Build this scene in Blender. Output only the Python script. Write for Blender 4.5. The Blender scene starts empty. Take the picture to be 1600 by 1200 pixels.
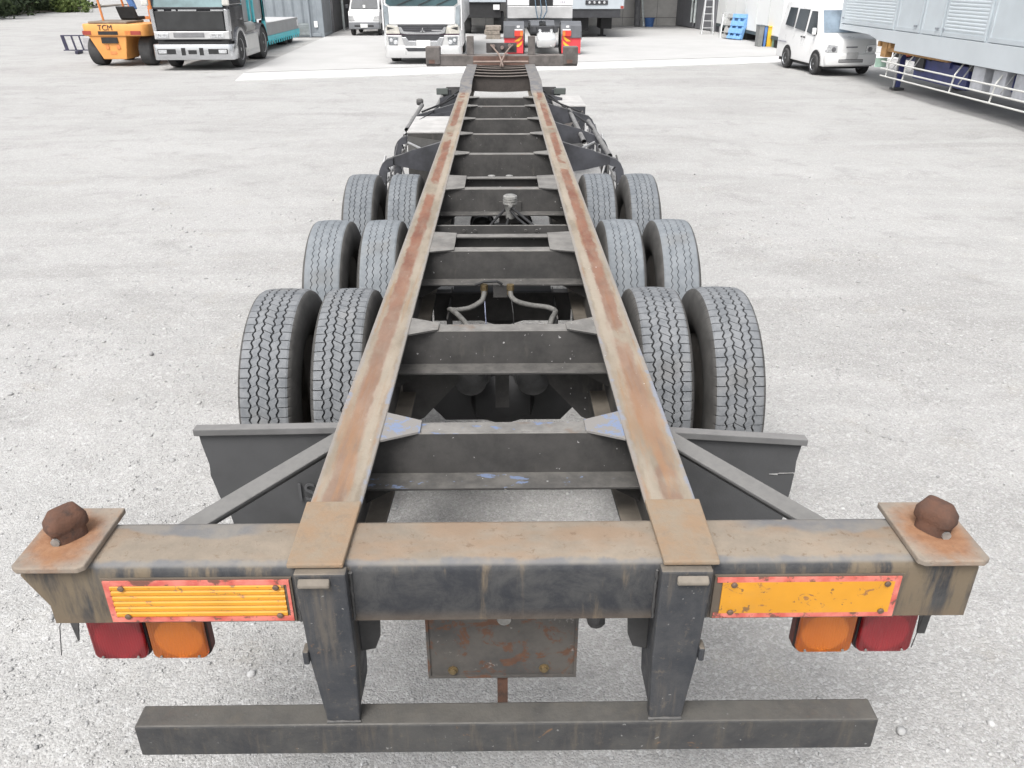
import bpy, bmesh, math, random
import numpy as np
from mathutils import Vector, Matrix
R = math.radians
random.seed(7)
rng = np.random.default_rng(11)
S = bpy.context.scene
COL = S.collection

# ------------------------------------------------------------------ camera
f_px, pitch, yaw = 1262.0, R(26.7), math.atan(18 / 1262.0 * math.cos(R(26.7)))
cam_d = bpy.data.cameras.new('camera')
cam = bpy.data.objects.new('camera', cam_d)
COL.objects.link(cam)
cam_d.sensor_width = 36.0
cam_d.lens = f_px / 1600 * 36.0
cam_d.clip_start = 0.05
cam_d.clip_end = 1500
fw = Vector((math.sin(yaw) * math.cos(pitch), math.cos(yaw) * math.cos(pitch), -math.sin(pitch)))
rt = Vector((math.cos(yaw), -math.sin(yaw), 0))
upv = rt.cross(fw)
M4 = Matrix((rt, upv, -fw)).transposed().to_4x4()
M4.translation = Vector((0, -1.65, 2.45))
cam.matrix_world = M4
S.camera = cam

# ------------------------------------------------------------------ sky, sun, exposure
SUN_EL, SUN_AZ = R(58), R(205)      # azimuth clockwise from +Y
W = bpy.data.worlds.new('World')
S.world = W
W.use_nodes = True
wt = W.node_tree
bg = wt.nodes['Background']
sky = wt.nodes.new('ShaderNodeTexSky')
sky.sky_type = 'NISHITA'
sky.sun_disc = False
sky.sun_elevation = SUN_EL
sky.sun_rotation = SUN_AZ
sky.air_density = 1.0
sky.dust_density = 5.0
sky.ozone_density = 1.0
hs = wt.nodes.new('ShaderNodeHueSaturation')       # thin cloud: a paler sky
hs.inputs['Saturation'].default_value = 0.22
wt.links.new(sky.outputs['Color'], hs.inputs['Color'])
wt.links.new(hs.outputs['Color'], bg.inputs['Color'])
bg.inputs['Strength'].default_value = 0.13
sd = bpy.data.lights.new('sun', 'SUN')
sd.energy = 1.1
sd.angle = R(26)
sd.color = (1.0, 0.98, 0.955)
sun = bpy.data.objects.new('sun', sd)
COL.objects.link(sun)
sdir = Vector((math.sin(SUN_AZ) * math.cos(SUN_EL), math.cos(SUN_AZ) * math.cos(SUN_EL), math.sin(SUN_EL)))
sun.rotation_euler = (-sdir).to_track_quat('-Z', 'Y').to_euler()
sun.location = (0, 0, 40)
S.view_settings.view_transform = 'Standard'
S.view_settings.look = 'None'
S.view_settings.gamma = 1
S.view_settings.use_curve_mapping = False
S.view_settings.exposure = 1.0


# ------------------------------------------------------------------ node helpers
class N:
    def __init__(s, name):
        s.m = bpy.data.materials.new(name)
        s.m.use_nodes = True
        s.t = s.m.node_tree
        s.b = s.t.nodes['Principled BSDF']
        s.co = s.t.nodes.new('ShaderNodeTexCoord')

    def n(s, typ, **kw):
        nd = s.t.nodes.new(typ)
        for k, v in kw.items():
            setattr(nd, k, v)
        return nd

    def set(s, sock, v):
        if hasattr(v, 'is_output') or isinstance(v, bpy.types.NodeSocket):
            s.t.links.new(v, sock)
        else:
            if sock.type == 'RGBA' and len(v) == 3:
                v = (*v, 1)
            sock.default_value = v

    def obj(s, scale=(1, 1, 1)):
        if scale == (1, 1, 1):
            return s.co.outputs['Object']
        mp = s.n('ShaderNodeMapping')
        s.set(mp.inputs['Vector'], s.co.outputs['Object'])
        mp.inputs['Scale'].default_value = scale
        return mp.outputs['Vector']

    def noise(s, scale=5, detail=4, rough=.55, vec=None, dist=0):
        nd = s.n('ShaderNodeTexNoise')
        s.set(nd.inputs['Vector'], vec if vec is not None else s.obj())
        nd.inputs['Scale'].default_value = scale
        nd.inputs['Detail'].default_value = detail
        nd.inputs['Roughness'].default_value = rough
        nd.inputs['Distortion'].default_value = dist
        return nd.outputs['Fac']

    def vor(s, scale=5, vec=None, out='Distance', feature='F1'):
        nd = s.n('ShaderNodeTexVoronoi')
        nd.feature = feature
        s.set(nd.inputs['Vector'], vec if vec is not None else s.obj())
        nd.inputs['Scale'].default_value = scale
        return nd.outputs[out]

    def math(s, op, a, b=0.0, c=None, clamp=False):
        nd = s.n('ShaderNodeMath', operation=op, use_clamp=clamp)
        s.set(nd.inputs[0], a)
        s.set(nd.inputs[1], b)
        if c is not None:
            s.set(nd.inputs[2], c)
        return nd.outputs[0]

    def step(s, v, lo, hi, a=0.0, b=1.0):
        nd = s.n('ShaderNodeMapRange', interpolation_type='SMOOTHSTEP')
        s.set(nd.inputs['Value'], v)
        nd.inputs['From Min'].default_value = lo
        nd.inputs['From Max'].default_value = hi
        nd.inputs['To Min'].default_value = a
        nd.inputs['To Max'].default_value = b
        return nd.outputs['Result']

    def mix(s, fac, a, b, mode='MIX'):
        nd = s.n('ShaderNodeMix', data_type='RGBA', blend_type=mode)
        s.set(nd.inputs['Factor'], fac)
        s.set(nd.inputs[6], a)
        s.set(nd.inputs[7], b)
        return nd.outputs[2]

    def sep(s, v):
        nd = s.n('ShaderNodeSeparateXYZ')
        s.set(nd.inputs[0], v)
        return nd.outputs

    def nz(s):
        return s.sep(s.co.outputs['Normal'])[2]

    def bump(s, h, dist=.01, strength=1.0, prev=None):
        nd = s.n('ShaderNodeBump')
        s.set(nd.inputs['Height'], h)
        nd.inputs['Distance'].default_value = dist
        nd.inputs['Strength'].default_value = strength
        if prev is not None:
            s.t.links.new(prev, nd.inputs['Normal'])
        return nd.outputs['Normal']

    def out(s, col=None, rough=None, metal=None, normal=None, spec=None):
        for k, v in (('Base Color', col), ('Roughness', rough), ('Metallic', metal), ('Normal', normal), ('Specular IOR Level', spec)):
            if v is not None:
                s.set(s.b.inputs[k], v)
        return s.m


_pm = {}


def pm(name, col, rough=.5, metal=0.0, var=.18, scale=4.0, dust=0.0, dcol=(.36, .33, .29), bump=0.0, spec=None):
    """plain paint / plastic / metal with mottling and optional settled dust"""
    if name in _pm:
        return _pm[name]
    n = N(name)
    f1 = n.noise(scale, 5, .6)
    c = n.mix(n.step(f1, .3, .7), tuple(x * (1 - var) for x in col), tuple(min(1, x * (1 + var)) for x in col))
    r = n.math('ADD', rough, n.math('MULTIPLY', n.math('SUBTRACT', f1, .5), .25), clamp=True)
    if dust:
        g = n.noise(scale * 5, 4, .7)
        up_ = n.step(n.nz(), .2, .95)
        df = n.math('MULTIPLY', n.math('ADD', n.math('MULTIPLY', up_, .8), .2), n.step(g, .15, .7, dust * .5, dust), clamp=True)
        c = n.mix(df, c, dcol)
        r = n.math('ADD', r, n.math('MULTIPLY', df, .5), clamp=True)
    nm = None
    if bump:
        nm = n.bump(n.noise(60, 4, .7), bump)
    _pm[name] = n.out(c, r, metal, nm, spec)
    return _pm[name]


# ------------------------------------------------------------------ mesh helpers
class MB:
    def __init__(s):
        s.v, s.f, s.mi, s.cur = [], [], [], 0

    def add(s, vs, fs):
        o = len(s.v)
        s.v += [tuple(v) for v in vs]
        for f in fs:
            s.f.append([i + o for i in f])
            s.mi.append(s.cur)
        return s

    def box(s, x0, x1, y0, y1, z0, z1):
        return s.add([(x0, y0, z0), (x1, y0, z0), (x1, y1, z0), (x0, y1, z0), (x0, y0, z1), (x1, y0, z1), (x1, y1, z1), (x0, y1, z1)],
                     [(3, 2, 1, 0), (4, 5, 6, 7), (0, 1, 5, 4), (1, 2, 6, 5), (2, 3, 7, 6), (3, 0, 4, 7)])

    def hexa(s, p):     # 8 corners, bottom ring ccw then top ring
        return s.add(p, [(3, 2, 1, 0), (4, 5, 6, 7), (0, 1, 5, 4), (1, 2, 6, 5), (2, 3, 7, 6), (3, 0, 4, 7)])

    def prism(s, poly, a0, a1, ax='y'):
        """poly: 2-D points; extruded along ax from a0 to a1 (x:(y,z), y:(x,z), z:(x,y))"""
        def P(p, a):
            return {'x': (a, p[0], p[1]), 'y': (p[0], a, p[1]), 'z': (p[0], p[1], a)}[ax]
        k = len(poly)
        vs = [P(p, a0) for p in poly] + [P(p, a1) for p in poly]
        fs = [tuple(range(k)), tuple(range(2 * k - 1, k - 1, -1))]
        for i in range(k):
            j = (i + 1) % k
            fs.append((i, i + k, j + k, j))
        return s.add(vs, fs)

    def tube(s, pts, r, n=8, caps=True):
        pts = [Vector(p) for p in pts]
        rs = r if isinstance(r, (list, tuple)) else [r] * len(pts)
        vs, fs = [], []
        t0 = (pts[1] - pts[0]).normalized()
        u = t0.orthogonal().normalized()
        for i, p in enumerate(pts):
            t = (pts[min(i + 1, len(pts) - 1)] - pts[max(i - 1, 0)]).normalized()
            u = (u - t * u.dot(t)).normalized()
            w = t.cross(u)
            for k in range(n):
                a = 2 * math.pi * k / n
                vs.append(p + (u * math.cos(a) + w * math.sin(a)) * rs[i])
        for i in range(len(pts) - 1):
            for k in range(n):
                fs.append((i * n + k, i * n + (k + 1) % n, (i + 1) * n + (k + 1) % n, (i + 1) * n + k))
        if caps:
            fs.append(tuple(range(n - 1, -1, -1)))
            fs.append(tuple(range((len(pts) - 1) * n, len(pts) * n)))
        return s.add(vs, fs)

    def lathe(s, prof, c=(0, 0, 0), ax='x', n=24):
        """prof: (radius, along) pairs"""
        vs, fs = [], []
        for (r, a) in prof:
            for k in range(n):
                t = 2 * math.pi * k / n
                p, q = r * math.cos(t), r * math.sin(t)
                vs.append({'x': (c[0] + a, c[1] + p, c[2] + q), 'y': (c[0] + q, c[1] + a, c[2] + p), 'z': (c[0] + p, c[1] + q, c[2] + a)}[ax])
        for i in range(len(prof) - 1):
            for k in range(n):
                fs.append((i * n + k, i * n + (k + 1) % n, (i + 1) * n + (k + 1) % n, (i + 1) * n + k))
        if prof[0][0] > 1e-6:
            fs.append(tuple(range(n - 1, -1, -1)))
        if prof[-1][0] > 1e-6:
            fs.append(tuple(range((len(prof) - 1) * n, len(prof) * n)))
        return s.add(vs, fs)

    def sweep(s, prof, stations):
        """closed profile (x,z) at each station (y, dx, dz, sx, sz)"""
        k = len(prof)
        vs, fs = [], []
        for (y, dx, dz, sx, sz) in stations:
            vs += [(p[0] * sx + dx, y, p[1] * sz + dz) for p in prof]
        for i in range(len(stations) - 1):
            for j in range(k):
                j2 = (j + 1) % k
                fs.append((i * k + j, (i + 1) * k + j, (i + 1) * k + j2, i * k + j2))
        fs.append(tuple(range(k)))
        fs.append(tuple(range(len(stations) * k - 1, (len(stations) - 1) * k - 1, -1)))
        return s.add(vs, fs)

    def mesh(s, name, mats, bev=0.0, smooth=None, seg=2):
        me = bpy.data.meshes.new(name)
        me.from_pydata(s.v, [], s.f)
        for m in (mats if isinstance(mats, (list, tuple)) else [mats]):
            me.materials.append(m)
        me.polygons.foreach_set('material_index', s.mi)
        bm = bmesh.new()
        bm.from_mesh(me)
        bmesh.ops.recalc_face_normals(bm, faces=bm.faces)
        if bev:
            es = [e for e in bm.edges if len(e.link_faces) == 2 and e.calc_face_angle(0) > R(35)]
            bmesh.ops.bevel(bm, geom=es, offset=bev, segments=seg, profile=.5, affect='EDGES', clamp_overlap=True)
        bm.to_mesh(me)
        bm.free()
        if smooth is not None:
            me.polygons.foreach_set('use_smooth', [True] * len(me.polygons))
            try:
                me.set_sharp_from_angle(angle=R(smooth))
            except Exception:
                pass
        me.update()
        return me

    def build(s, name, mats, parent=None, bev=0.0, smooth=None, seg=2, label=None):
        o = bpy.data.objects.new(name, s.mesh(name, mats, bev, smooth, seg))
        COL.objects.link(o)
        if parent is not None:
            o.parent = parent
        if label:
            o['label'] = label
        return o


def B(name, mat, parent, *b, bev=0.0, label=None):
    return MB().box(*b).build(name, mat, parent, bev=bev, label=label)


def tag(o, label, cat, group=None):
    o['label'] = label
    o['category'] = cat
    if group:
        o['group'] = group
    return o


def thing(name, label, cat, loc=(0, 0, 0), rz=0.0, group=None):
    o = bpy.data.objects.new(name, None)
    COL.objects.link(o)
    o.location = loc
    o.rotation_euler = (0, 0, rz)
    o.empty_display_size = .3
    return tag(o, label, cat, group)


def struct(o):
    o['kind'] = 'structure'
    return o


def inst(name, me, parent, loc, rz=0.0, label=None):
    o = bpy.data.objects.new(name, me)
    COL.objects.link(o)
    o.parent = parent
    o.location = loc
    o.rotation_euler = (0, 0, rz)
    if label:
        o['label'] = label
    return o


def text_mesh(txt, size, ext, mat):
    cu = bpy.data.curves.new('lettering', 'FONT')
    cu.body = txt
    cu.size = size
    cu.extrude = ext
    cu.align_x = 'CENTER'
    cu.align_y = 'CENTER'
    o = bpy.data.objects.new('lettering', cu)
    COL.objects.link(o)
    me = bpy.data.meshes.new_from_object(o.evaluated_get(bpy.context.evaluated_depsgraph_get()))
    bpy.data.objects.remove(o)
    me.materials.clear()
    me.materials.append(mat)
    return me


_T = rng.random((512, 512))


def vnoise(x, y, s=0):
    xi, yi = np.floor(x).astype(int), np.floor(y).astype(int)
    fx, fy = x - xi, y - yi
    fx, fy = fx * fx * (3 - 2 * fx), fy * fy * (3 - 2 * fy)
    g = lambda a, b: _T[(a + s * 37) % 512, (b + s * 91) % 512]
    return (g(xi, yi) * (1 - fx) + g(xi + 1, yi) * fx) * (1 - fy) + (g(xi, yi + 1) * (1 - fx) + g(xi + 1, yi + 1) * fx) * fy


def fbm(x, y, o=4, s=0):
    a, t = 1.0, 0
    for i in range(o):
        t = t + a * (vnoise(x * 2 ** i, y * 2 ** i, s + i) - .5)
        a *= .5
    return t


def ground_h(x, y):
    near = np.clip(1 - (np.hypot(x, y - 3) - 9) / 14, 0, 1)
    h = .030 * fbm(x * .8, y * 1.1, 3, 1) + .016 * fbm(x * 3.1, y * 3.7, 3, 5) + .012 * fbm(x * 11, y * 11, 3, 9)
    return h * near - .012


# ================================================================== SETTING
# gravel yard
def mat_gravel():
    n = N('crushed_gravel')
    big = n.noise(.30, 5, .6, None, .4)
    c = n.mix(n.step(big, .32, .68), (.305, .299, .288), (.370, .365, .354))
    # wheel-worn bands running across the yard, broken up by noise
    trk = n.noise(.55, 4, .6, n.obj((.35, 1.5, 1)), 1.2)
    c = n.mix(n.step(trk, .44, .60, .0, .7), c, (.382, .377, .367))
    # dirt and dust patches, shading of low relief also put in the colour
    c = n.mix(n.step(n.noise(1.3, 6, .7, None, .6), .50, .70, 0, .6), c, (.242, .236, .226))
    c = n.mix(n.step(n.noise(5.5, 5, .7), .56, .78, 0, .35), c, (.310, .306, .299))
    c = n.mix(n.step(n.noise(2.1, 5, .65), .56, .74, 0, .45), c, (.322, .304, .268))
    c = n.mix(n.step(n.noise(14, 6, .75), .52, .74, 0, .30), c, (.26, .255, .246))
    c = n.mix(n.step(n.noise(19, 6, .75, None, .5), .56, .74, 0, .5), c, (.44, .438, .433))
    # single grains
    vv = n.sep(n.vor(115, out='Color'))
    c = n.mix(n.step(vv[0], .0, .9, .04, .32), c, n.mix(n.step(vv[1], .2, .8), (.235, .234, .232), (.55, .55, .55)))
    v2 = n.sep(n.vor(62, out='Color'))
    c = n.mix(n.step(v2[0], .86, .90, 0, .35), c, n.mix(n.step(v2[1], .3, .7), (.25, .25, .25), (.55, .55, .55)))
    h = n.math('ADD', n.math('MULTIPLY', n.vor(115), -.55), n.math('ADD', n.math('MULTIPLY', n.noise(38, 5, .75), .8), n.math('MULTIPLY', n.noise(6, 5, .65), 2.0)))
    return n.out(c, .95, 0, n.bump(h, .008, .8), .2)


def build_ground():
    xs = np.concatenate([[-300, -120, -60, -40, -30, -24, -19, -16], np.arange(-14, -4.5, .16), np.arange(-4.5, 4.8, .05), np.arange(4.8, 14, .16), [16, 20, 25, 32, 45, 80, 150, 300]])
    ys = np.concatenate([[-120, -40, -15, -8, -5], np.arange(-3, 7, .05), np.arange(7, 22, .13), [23, 25, 28, 32, 38, 45, 60, 90, 160, 300, 500]])
    X, Y = np.meshgrid(xs, ys)
    H = ground_h(X, Y)
    V = np.stack([X, Y, H], -1).reshape(-1, 3)
    nx, ny = len(xs), len(ys)
    i = np.arange(nx * ny).reshape(ny, nx)
    F = np.stack([i[:-1, :-1], i[:-1, 1:], i[1:, 1:], i[1:, :-1]], -1).reshape(-1, 4)
    me = bpy.data.meshes.new('gravel_ground')
    me.vertices.add(len(V))
    me.vertices.foreach_set('co', V.ravel().astype(np.float32))
    me.loops.add(F.size)
    me.loops.foreach_set('vertex_index', F.ravel().astype(np.int32))
    me.polygons.add(len(F))
    me.polygons.foreach_set('loop_start', np.arange(0, F.size, 4, dtype=np.int32))
    me.update(calc_edges=True)
    me.polygons.foreach_set('use_smooth', [True] * len(F))
    me.materials.append(mat_gravel())
    o = bpy.data.objects.new('gravel_ground', me)
    COL.objects.link(o)
    struct(o)


build_ground()


def build_stones():
    """loose crushed stone lying on the yard: one mesh of jittered low-poly stones"""
    ph = (1 + 5 ** .5) / 2
    ico = np.array([(-1, ph, 0), (1, ph, 0), (-1, -ph, 0), (1, -ph, 0), (0, -1, ph), (0, 1, ph), (0, -1, -ph), (0, 1, -ph), (ph, 0, -1), (ph, 0, 1), (-ph, 0, -1), (-ph, 0, 1)]) / 1.902
    icf = np.array([(0, 11, 5), (0, 5, 1), (0, 1, 7), (0, 7, 10), (0, 10, 11), (1, 5, 9), (5, 11, 4), (11, 10, 2), (10, 7, 6), (7, 1, 8), (3, 9, 4), (3, 4, 2), (3, 2, 6), (3, 6, 8), (3, 8, 9), (4, 9, 5), (2, 4, 11), (6, 2, 10), (8, 6, 7), (9, 8, 1)])
    oc = np.array([(1, 0, 0), (-1, 0, 0), (0, 1, 0), (0, -1, 0), (0, 0, 1), (0, 0, -1)], float)
    ocf = np.array([(0, 2, 4), (2, 1, 4), (1, 3, 4), (3, 0, 4), (2, 0, 5), (1, 2, 5), (3, 1, 5), (0, 3, 5)])
    Vs, Fs, off = [], [], 0

    def scatter(cnt, base, fcs, rlo, rhi, pw, ylo, yhi, xlo, xhi, clump):
        nonlocal off
        y = ylo + (yhi - ylo) * rng.random(cnt * 3) ** 1.5
        x = rng.uniform(xlo, xhi, cnt * 3)
        k = fbm(x * 1.1, y * 1.3, 3, 3) * clump + rng.random(cnt * 3) > .42
        x, y = x[k][:cnt], y[k][:cnt]
        m = len(x)
        r = rlo + (rhi - rlo) * rng.random(m) ** pw
        nb = len(base)
        v = base[None] * (1 + rng.uniform(-.38, .30, (m, nb, 1)))
        v = v * (r[:, None] * rng.uniform(.65, 1.25, (m, 3)))[:, None, :] * np.array([1, 1, .72])
        a = rng.uniform(0, 6.283, m)
        ca, sa = np.cos(a)[:, None], np.sin(a)[:, None]
        vx = v[..., 0] * ca - v[..., 1] * sa + x[:, None]
        vy = v[..., 0] * sa + v[..., 1] * ca + y[:, None]
        vz = v[..., 2] + (ground_h(x, y) + r * rng.uniform(.0, .35, m))[:, None]
        Vs.append(np.stack([vx, vy, vz], -1).reshape(-1, 3))
        Fs.append((fcs[None] + (np.arange(m) * nb)[:, None, None] + off).reshape(-1, 3))
        off += m * nb
    scatter(60000, oc, ocf, .0022, .0062, 1.5, -.9, 6.5, -3.4, 3.6, 1.2)
    scatter(9000, ico, icf, .0045, .0105, 2.4, -.9, 8, -4, 4.2, 1.2)
    scatter(520, ico, icf, .010, .022, 3.0, -.9, 10, -5, 6, 1.6)
    V, F = np.concatenate(Vs), np.concatenate(Fs)
    me = bpy.data.meshes.new('gravel_stones')
    me.vertices.add(len(V))
    me.vertices.foreach_set('co', V.ravel().astype(np.float32))
    me.loops.add(F.size)
    me.loops.foreach_set('vertex_index', F.ravel().astype(np.int32))
    me.polygons.add(len(F))
    me.polygons.foreach_set('loop_start', np.arange(0, F.size, 3, dtype=np.int32))
    me.update(calc_edges=True)
    n = N('stone_mix')
    g = n.n('ShaderNodeNewGeometry')
    ri = g.outputs['Random Per Island']
    cr = n.n('ShaderNodeValToRGB')
    n.set(cr.inputs['Fac'], ri)
    e = cr.color_ramp.elements
    e[0].position, e[0].color = 0, (.255, .255, .255, 1)
    e[1].position, e[1].color = 1, (.52, .52, .52, 1)
    for p, c in ((.18, (.33, .33, .328, 1)), (.5, (.385, .384, .38, 1)), (.8, (.43, .428, .42, 1))):
        q = e.new(p)
        q.color = c
    me.materials.append(n.out(n.mix(n.step(n.noise(90, 3), .3, .7, 0, .3), cr.outputs['Color'], (.3, .29, .28)), .95, 0, None, .2))
    o = bpy.data.objects.new('gravel_stones', me)
    COL.objects.link(o)
    o['kind'] = 'stuff'
    o['label'] = 'loose crushed grey stones scattered over the gravel yard'
    o['category'] = 'gravel'


build_stones()


def mat_conc(name, c0, c1, sc=.6):
    n = N(name)
    c = n.mix(n.step(n.noise(sc, 5, .6, None, .5), .3, .7), c0, c1)
    c = n.mix(n.step(n.noise(9, 5, .7), .55, .8, 0, .35), c, tuple(x * .75 for x in c0))
    return n.out(c, .85, 0, n.bump(n.noise(40, 4, .7), .002), .3)


M_apron = mat_conc('apron_concrete', (.41, .407, .40), (.45, .447, .44))
M_strip = mat_conc('pale_strip_concrete', (.48, .478, .47), (.535, .533, .525), 1.2)


def sheet(name, poly, z, mat):
    o = MB().prism(poly, z - .05, z, 'z').build(name, mat)
    return struct(o)


# concrete apron in front of and inside the shed, pale strip along its near edge, drain joint between them
ed = Vector((16.12, 5.03)).normalized()
en = Vector((-ed.y, ed.x))
pA = Vector((-7.05, 21.16))
far = pA + ed * 24
sheet('concrete_strip', [tuple(pA), tuple(far), tuple(far + en * 2.05), tuple(pA + en * 2.05 + ed * .28)], .012, M_strip)
sheet('drain_joint', [tuple(pA + en * 2.05 + ed * .28), tuple(far + en * 2.05), tuple(far + en * 2.2), tuple(pA + en * 2.2 + ed * .30)], .008, pm('joint_dark', (.17, .165, .16), .9))
sheet('concrete_apron', [tuple(pA + en * 2.2 + ed * .30), tuple(far + en * 2.2), (24, 62), (-9.2, 62)], .012, M_apron)

# ================================================================== MATERIALS OF THE CHASSIS
TAN = (.315, .262, .200)
GREYDUST = (.205, .195, .180)


def mat_rail():
    n = N('worn_rail_steel')
    o = n.sep(n.obj())
    u = n.math('SUBTRACT', n.math('ABSOLUTE', o[0]), .482)
    au = n.math('ABSOLUTE', u)
    grain = n.noise(55, 4, .7)
    c = n.mix(n.step(n.noise(4, 5, .65, n.obj((2, .7, 2))), .32, .68), (.188, .158, .120), (.268, .228, .178))
    # long streaks
    st = n.noise(9, 5, .6, n.obj((3.2, .16, 1)))
    c = n.mix(n.step(st, .54, .66, 0, .7), c, (.235, .150, .088))
    # rubbed rust patches along the middle
    uo = n.math('ABSOLUTE', n.math('SUBTRACT', u, .010))
    pn = n.noise(2.0, 4, .6, n.obj((1.1, .55, 1)), .3)
    wv = n.math('MULTIPLY', n.math('SUBTRACT', n.noise(17, 5, .7, n.obj((1, .35, 1))), .5), .055)
    band = n.math('MULTIPLY', n.step(n.math('ADD', uo, wv), .024, .042, 1, 0), n.step(pn, .385, .45))
    band = n.math('MULTIPLY', band, n.step(o[1], .6, 3.0, .5, 1.0))
    c = n.mix(n.math('MULTIPLY', band, n.step(n.noise(14, 5, .7, n.obj((1, .3, 1))), .25, .6, .55, .95)), c, n.mix(n.step(n.noise(9, 5, .7, n.obj((1, .4, 1))), .35, .65), (.140, .056, .036), (.205, .092, .058)))
    # a paler worn strip beside it
    c = n.mix(n.math('MULTIPLY', n.step(n.math('ADD', n.math('ABSOLUTE', n.math('ADD', u, .036)), wv), .012, .026, .7, 0), n.step(n.noise(3, 4, .6, n.obj((1, .4, 1))), .35, .6)), c, (.315, .275, .222))
    # near end: orange rust
    c = n.mix(n.math('MULTIPLY', n.step(o[1], -.02, 1.6, .75, 0), n.step(n.noise(6, 5, .65, n.obj((2.5, .30, 1))), .44, .60)), c, (.275, .150, .078))
    # worn edges down to grey primer
    edge = n.step(n.math('ADD', au, n.math('MULTIPLY', n.math('SUBTRACT', n.noise(16, 4, .7), .5), .035)), .060, .072)
    c = n.mix(n.math('MULTIPLY', edge, .75), c, (.225, .212, .20))
    # blue paint left on the flange edges near the tail
    bl = n.math('MULTIPLY', n.math('MULTIPLY', edge, n.step(n.noise(5, 3, .6), .52, .56)), n.step(o[1], 1.2, 1.7, 1, 0))
    c = n.mix(n.math('MULTIPLY', bl, .7), c, (.195, .220, .275))
    # white scuffs
    c = n.mix(n.step(n.noise(48, 2, .5), .76, .79, 0, .8), c, (.62, .60, .57))
    c = n.mix(n.step(grain, .5, .75, 0, .25), c, (.19, .14, .10))
    # painted neck
    c = n.mix(n.step(n.math('ADD', o[1], n.math('MULTIPLY', grain, .3)), 9.55, 9.75), c, n.mix(n.step(n.noise(14, 4), .4, .6), (.125, .125, .130), (.175, .165, .155)))
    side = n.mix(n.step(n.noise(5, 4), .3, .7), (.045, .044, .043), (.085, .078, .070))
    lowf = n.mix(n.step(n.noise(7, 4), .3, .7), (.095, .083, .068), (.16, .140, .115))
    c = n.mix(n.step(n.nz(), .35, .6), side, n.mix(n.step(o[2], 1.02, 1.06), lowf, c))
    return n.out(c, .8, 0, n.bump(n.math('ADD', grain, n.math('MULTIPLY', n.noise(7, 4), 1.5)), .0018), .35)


def mat_beam():
    n = N('rusted_beam_paint')
    o = n.sep(n.obj())
    grain = n.noise(60, 5, .75)
    wob = n.noise(3.5, 4, .6)
    ax = n.math('ABSOLUTE', o[0])
    face = n.mix(n.step(n.noise(8, 6, .75, None, .5), .34, .66), (.020, .022, .027), (.052, .052, .052))
    drip = n.noise(9, 5, .65, n.obj((1.5, 1, .22)))
    face = n.mix(n.step(n.math('ADD', drip, n.step(ax, .35, 1.25, -.02, .15)), .52, .70, 0, .85), face, n.mix(wob, (.135, .112, .082), (.17, .125, .075)))
    face = n.mix(n.step(n.noise(35, 3, .6), .72, .78, 0, .6), face, (.17, .17, .17))
    face = n.mix(n.step(o[2], .905, .96, .4, 0), face, (.14, .10, .065))
    top = n.mix(n.step(n.noise(5, 5, .7), .3, .7), (.185, .158, .126), (.255, .212, .165))
    top = n.mix(n.step(n.noise(3, 4, .6, n.obj((1, 2.2, 1))), .46, .66, 0, .6), top, (.235, .155, .098))
    top = n.mix(n.step(n.noise(30, 4, .75), .56, .68, 0, .6), top, (.13, .085, .055))
    # paint still on the far edge of the outer ends and along the near edge
    grey = n.math('MULTIPLY', n.step(n.math('ADD', o[1], n.math('MULTIPLY', n.math('SUBTRACT', wob, .5), .16)), .135, .155), n.step(ax, .62, .72))
    near = n.step(n.math('ADD', o[1], n.math('MULTIPLY', n.math('SUBTRACT', n.noise(8, 5, .7), .5), .05)), .018, .034, 1, 0)
    pa = n.mix(n.step(n.noise(16, 4), .35, .65), (.135, .140, .148), (.19, .18, .165))
    top = n.mix(n.math('MULTIPLY', n.math('MAXIMUM', grey, near), .85), top, pa)
    c = n.mix(n.step(n.nz(), .55, .9), face, top)
    return n.out(c, n.step(n.nz(), .5, .9, .62, .9), 0, n.bump(n.math('ADD', grain, n.math('MULTIPLY', n.noise(9, 4), 2)), .0016), .4)


def mat_rust(name, c0, c1, c2, bump=.003):
    n = N(name)
    c = n.mix(n.step(n.noise(9, 5, .7), .32, .66), c0, c1)
    c = n.mix(n.step(n.noise(24, 5, .7, None, .5), .52, .70, 0, .8), c, c2)
    h = n.math('ADD', n.noise(70, 4, .75), n.math('MULTIPLY', n.noise(14, 4), 2))
    return n.out(c, .85, 0, n.bump(h, bump), .3)


M_rail = mat_rail()
M_beam = mat_beam()
M_pad = mat_rust('pad_rust', (.230, .190, .143), (.245, .170, .110), (.200, .158, .118), .0018)
M_twist = mat_rust('dark_rust', (.075, .046, .036), (.118, .060, .040), (.050, .037, .032))


def mat_corner_plate():
    n = N('orange_rust_plate')
    o = n.sep(n.obj())
    dx = n.math('SUBTRACT', n.math('ABSOLUTE', o[0]), 1.165)
    dy = n.math('SUBTRACT', o[1], .10)
    r = n.math('SQRT', n.math('ADD', n.math('MULTIPLY', dx, dx), n.math('MULTIPLY', n.math('MULTIPLY', dy, dy), .5)))
    rr = n.math('ADD', r, n.math('MULTIPLY', n.math('SUBTRACT', n.noise(13, 5, .7), .5), .10))
    c = n.mix(n.step(n.noise(12, 5, .7), .3, .7), (.190, .165, .140), (.265, .222, .178))
    c = n.mix(n.step(rr, .05, .115, .9, 0), c, n.mix(n.step(n.noise(25, 5, .7), .35, .65), (.215, .098, .048), (.285, .150, .080)))
    c = n.mix(n.step(n.noise(9, 5, .7), .52, .68, 0, .6), c, (.25, .130, .066))
    c = n.mix(n.step(n.noise(60, 4, .7), .58, .7, 0, .4), c, (.13, .085, .06))
    return n.out(c, .85, 0, n.bump(n.math('ADD', n.noise(80, 4, .75), n.math('MULTIPLY', n.noise(14, 4), 2)), .0015), .3)


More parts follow.
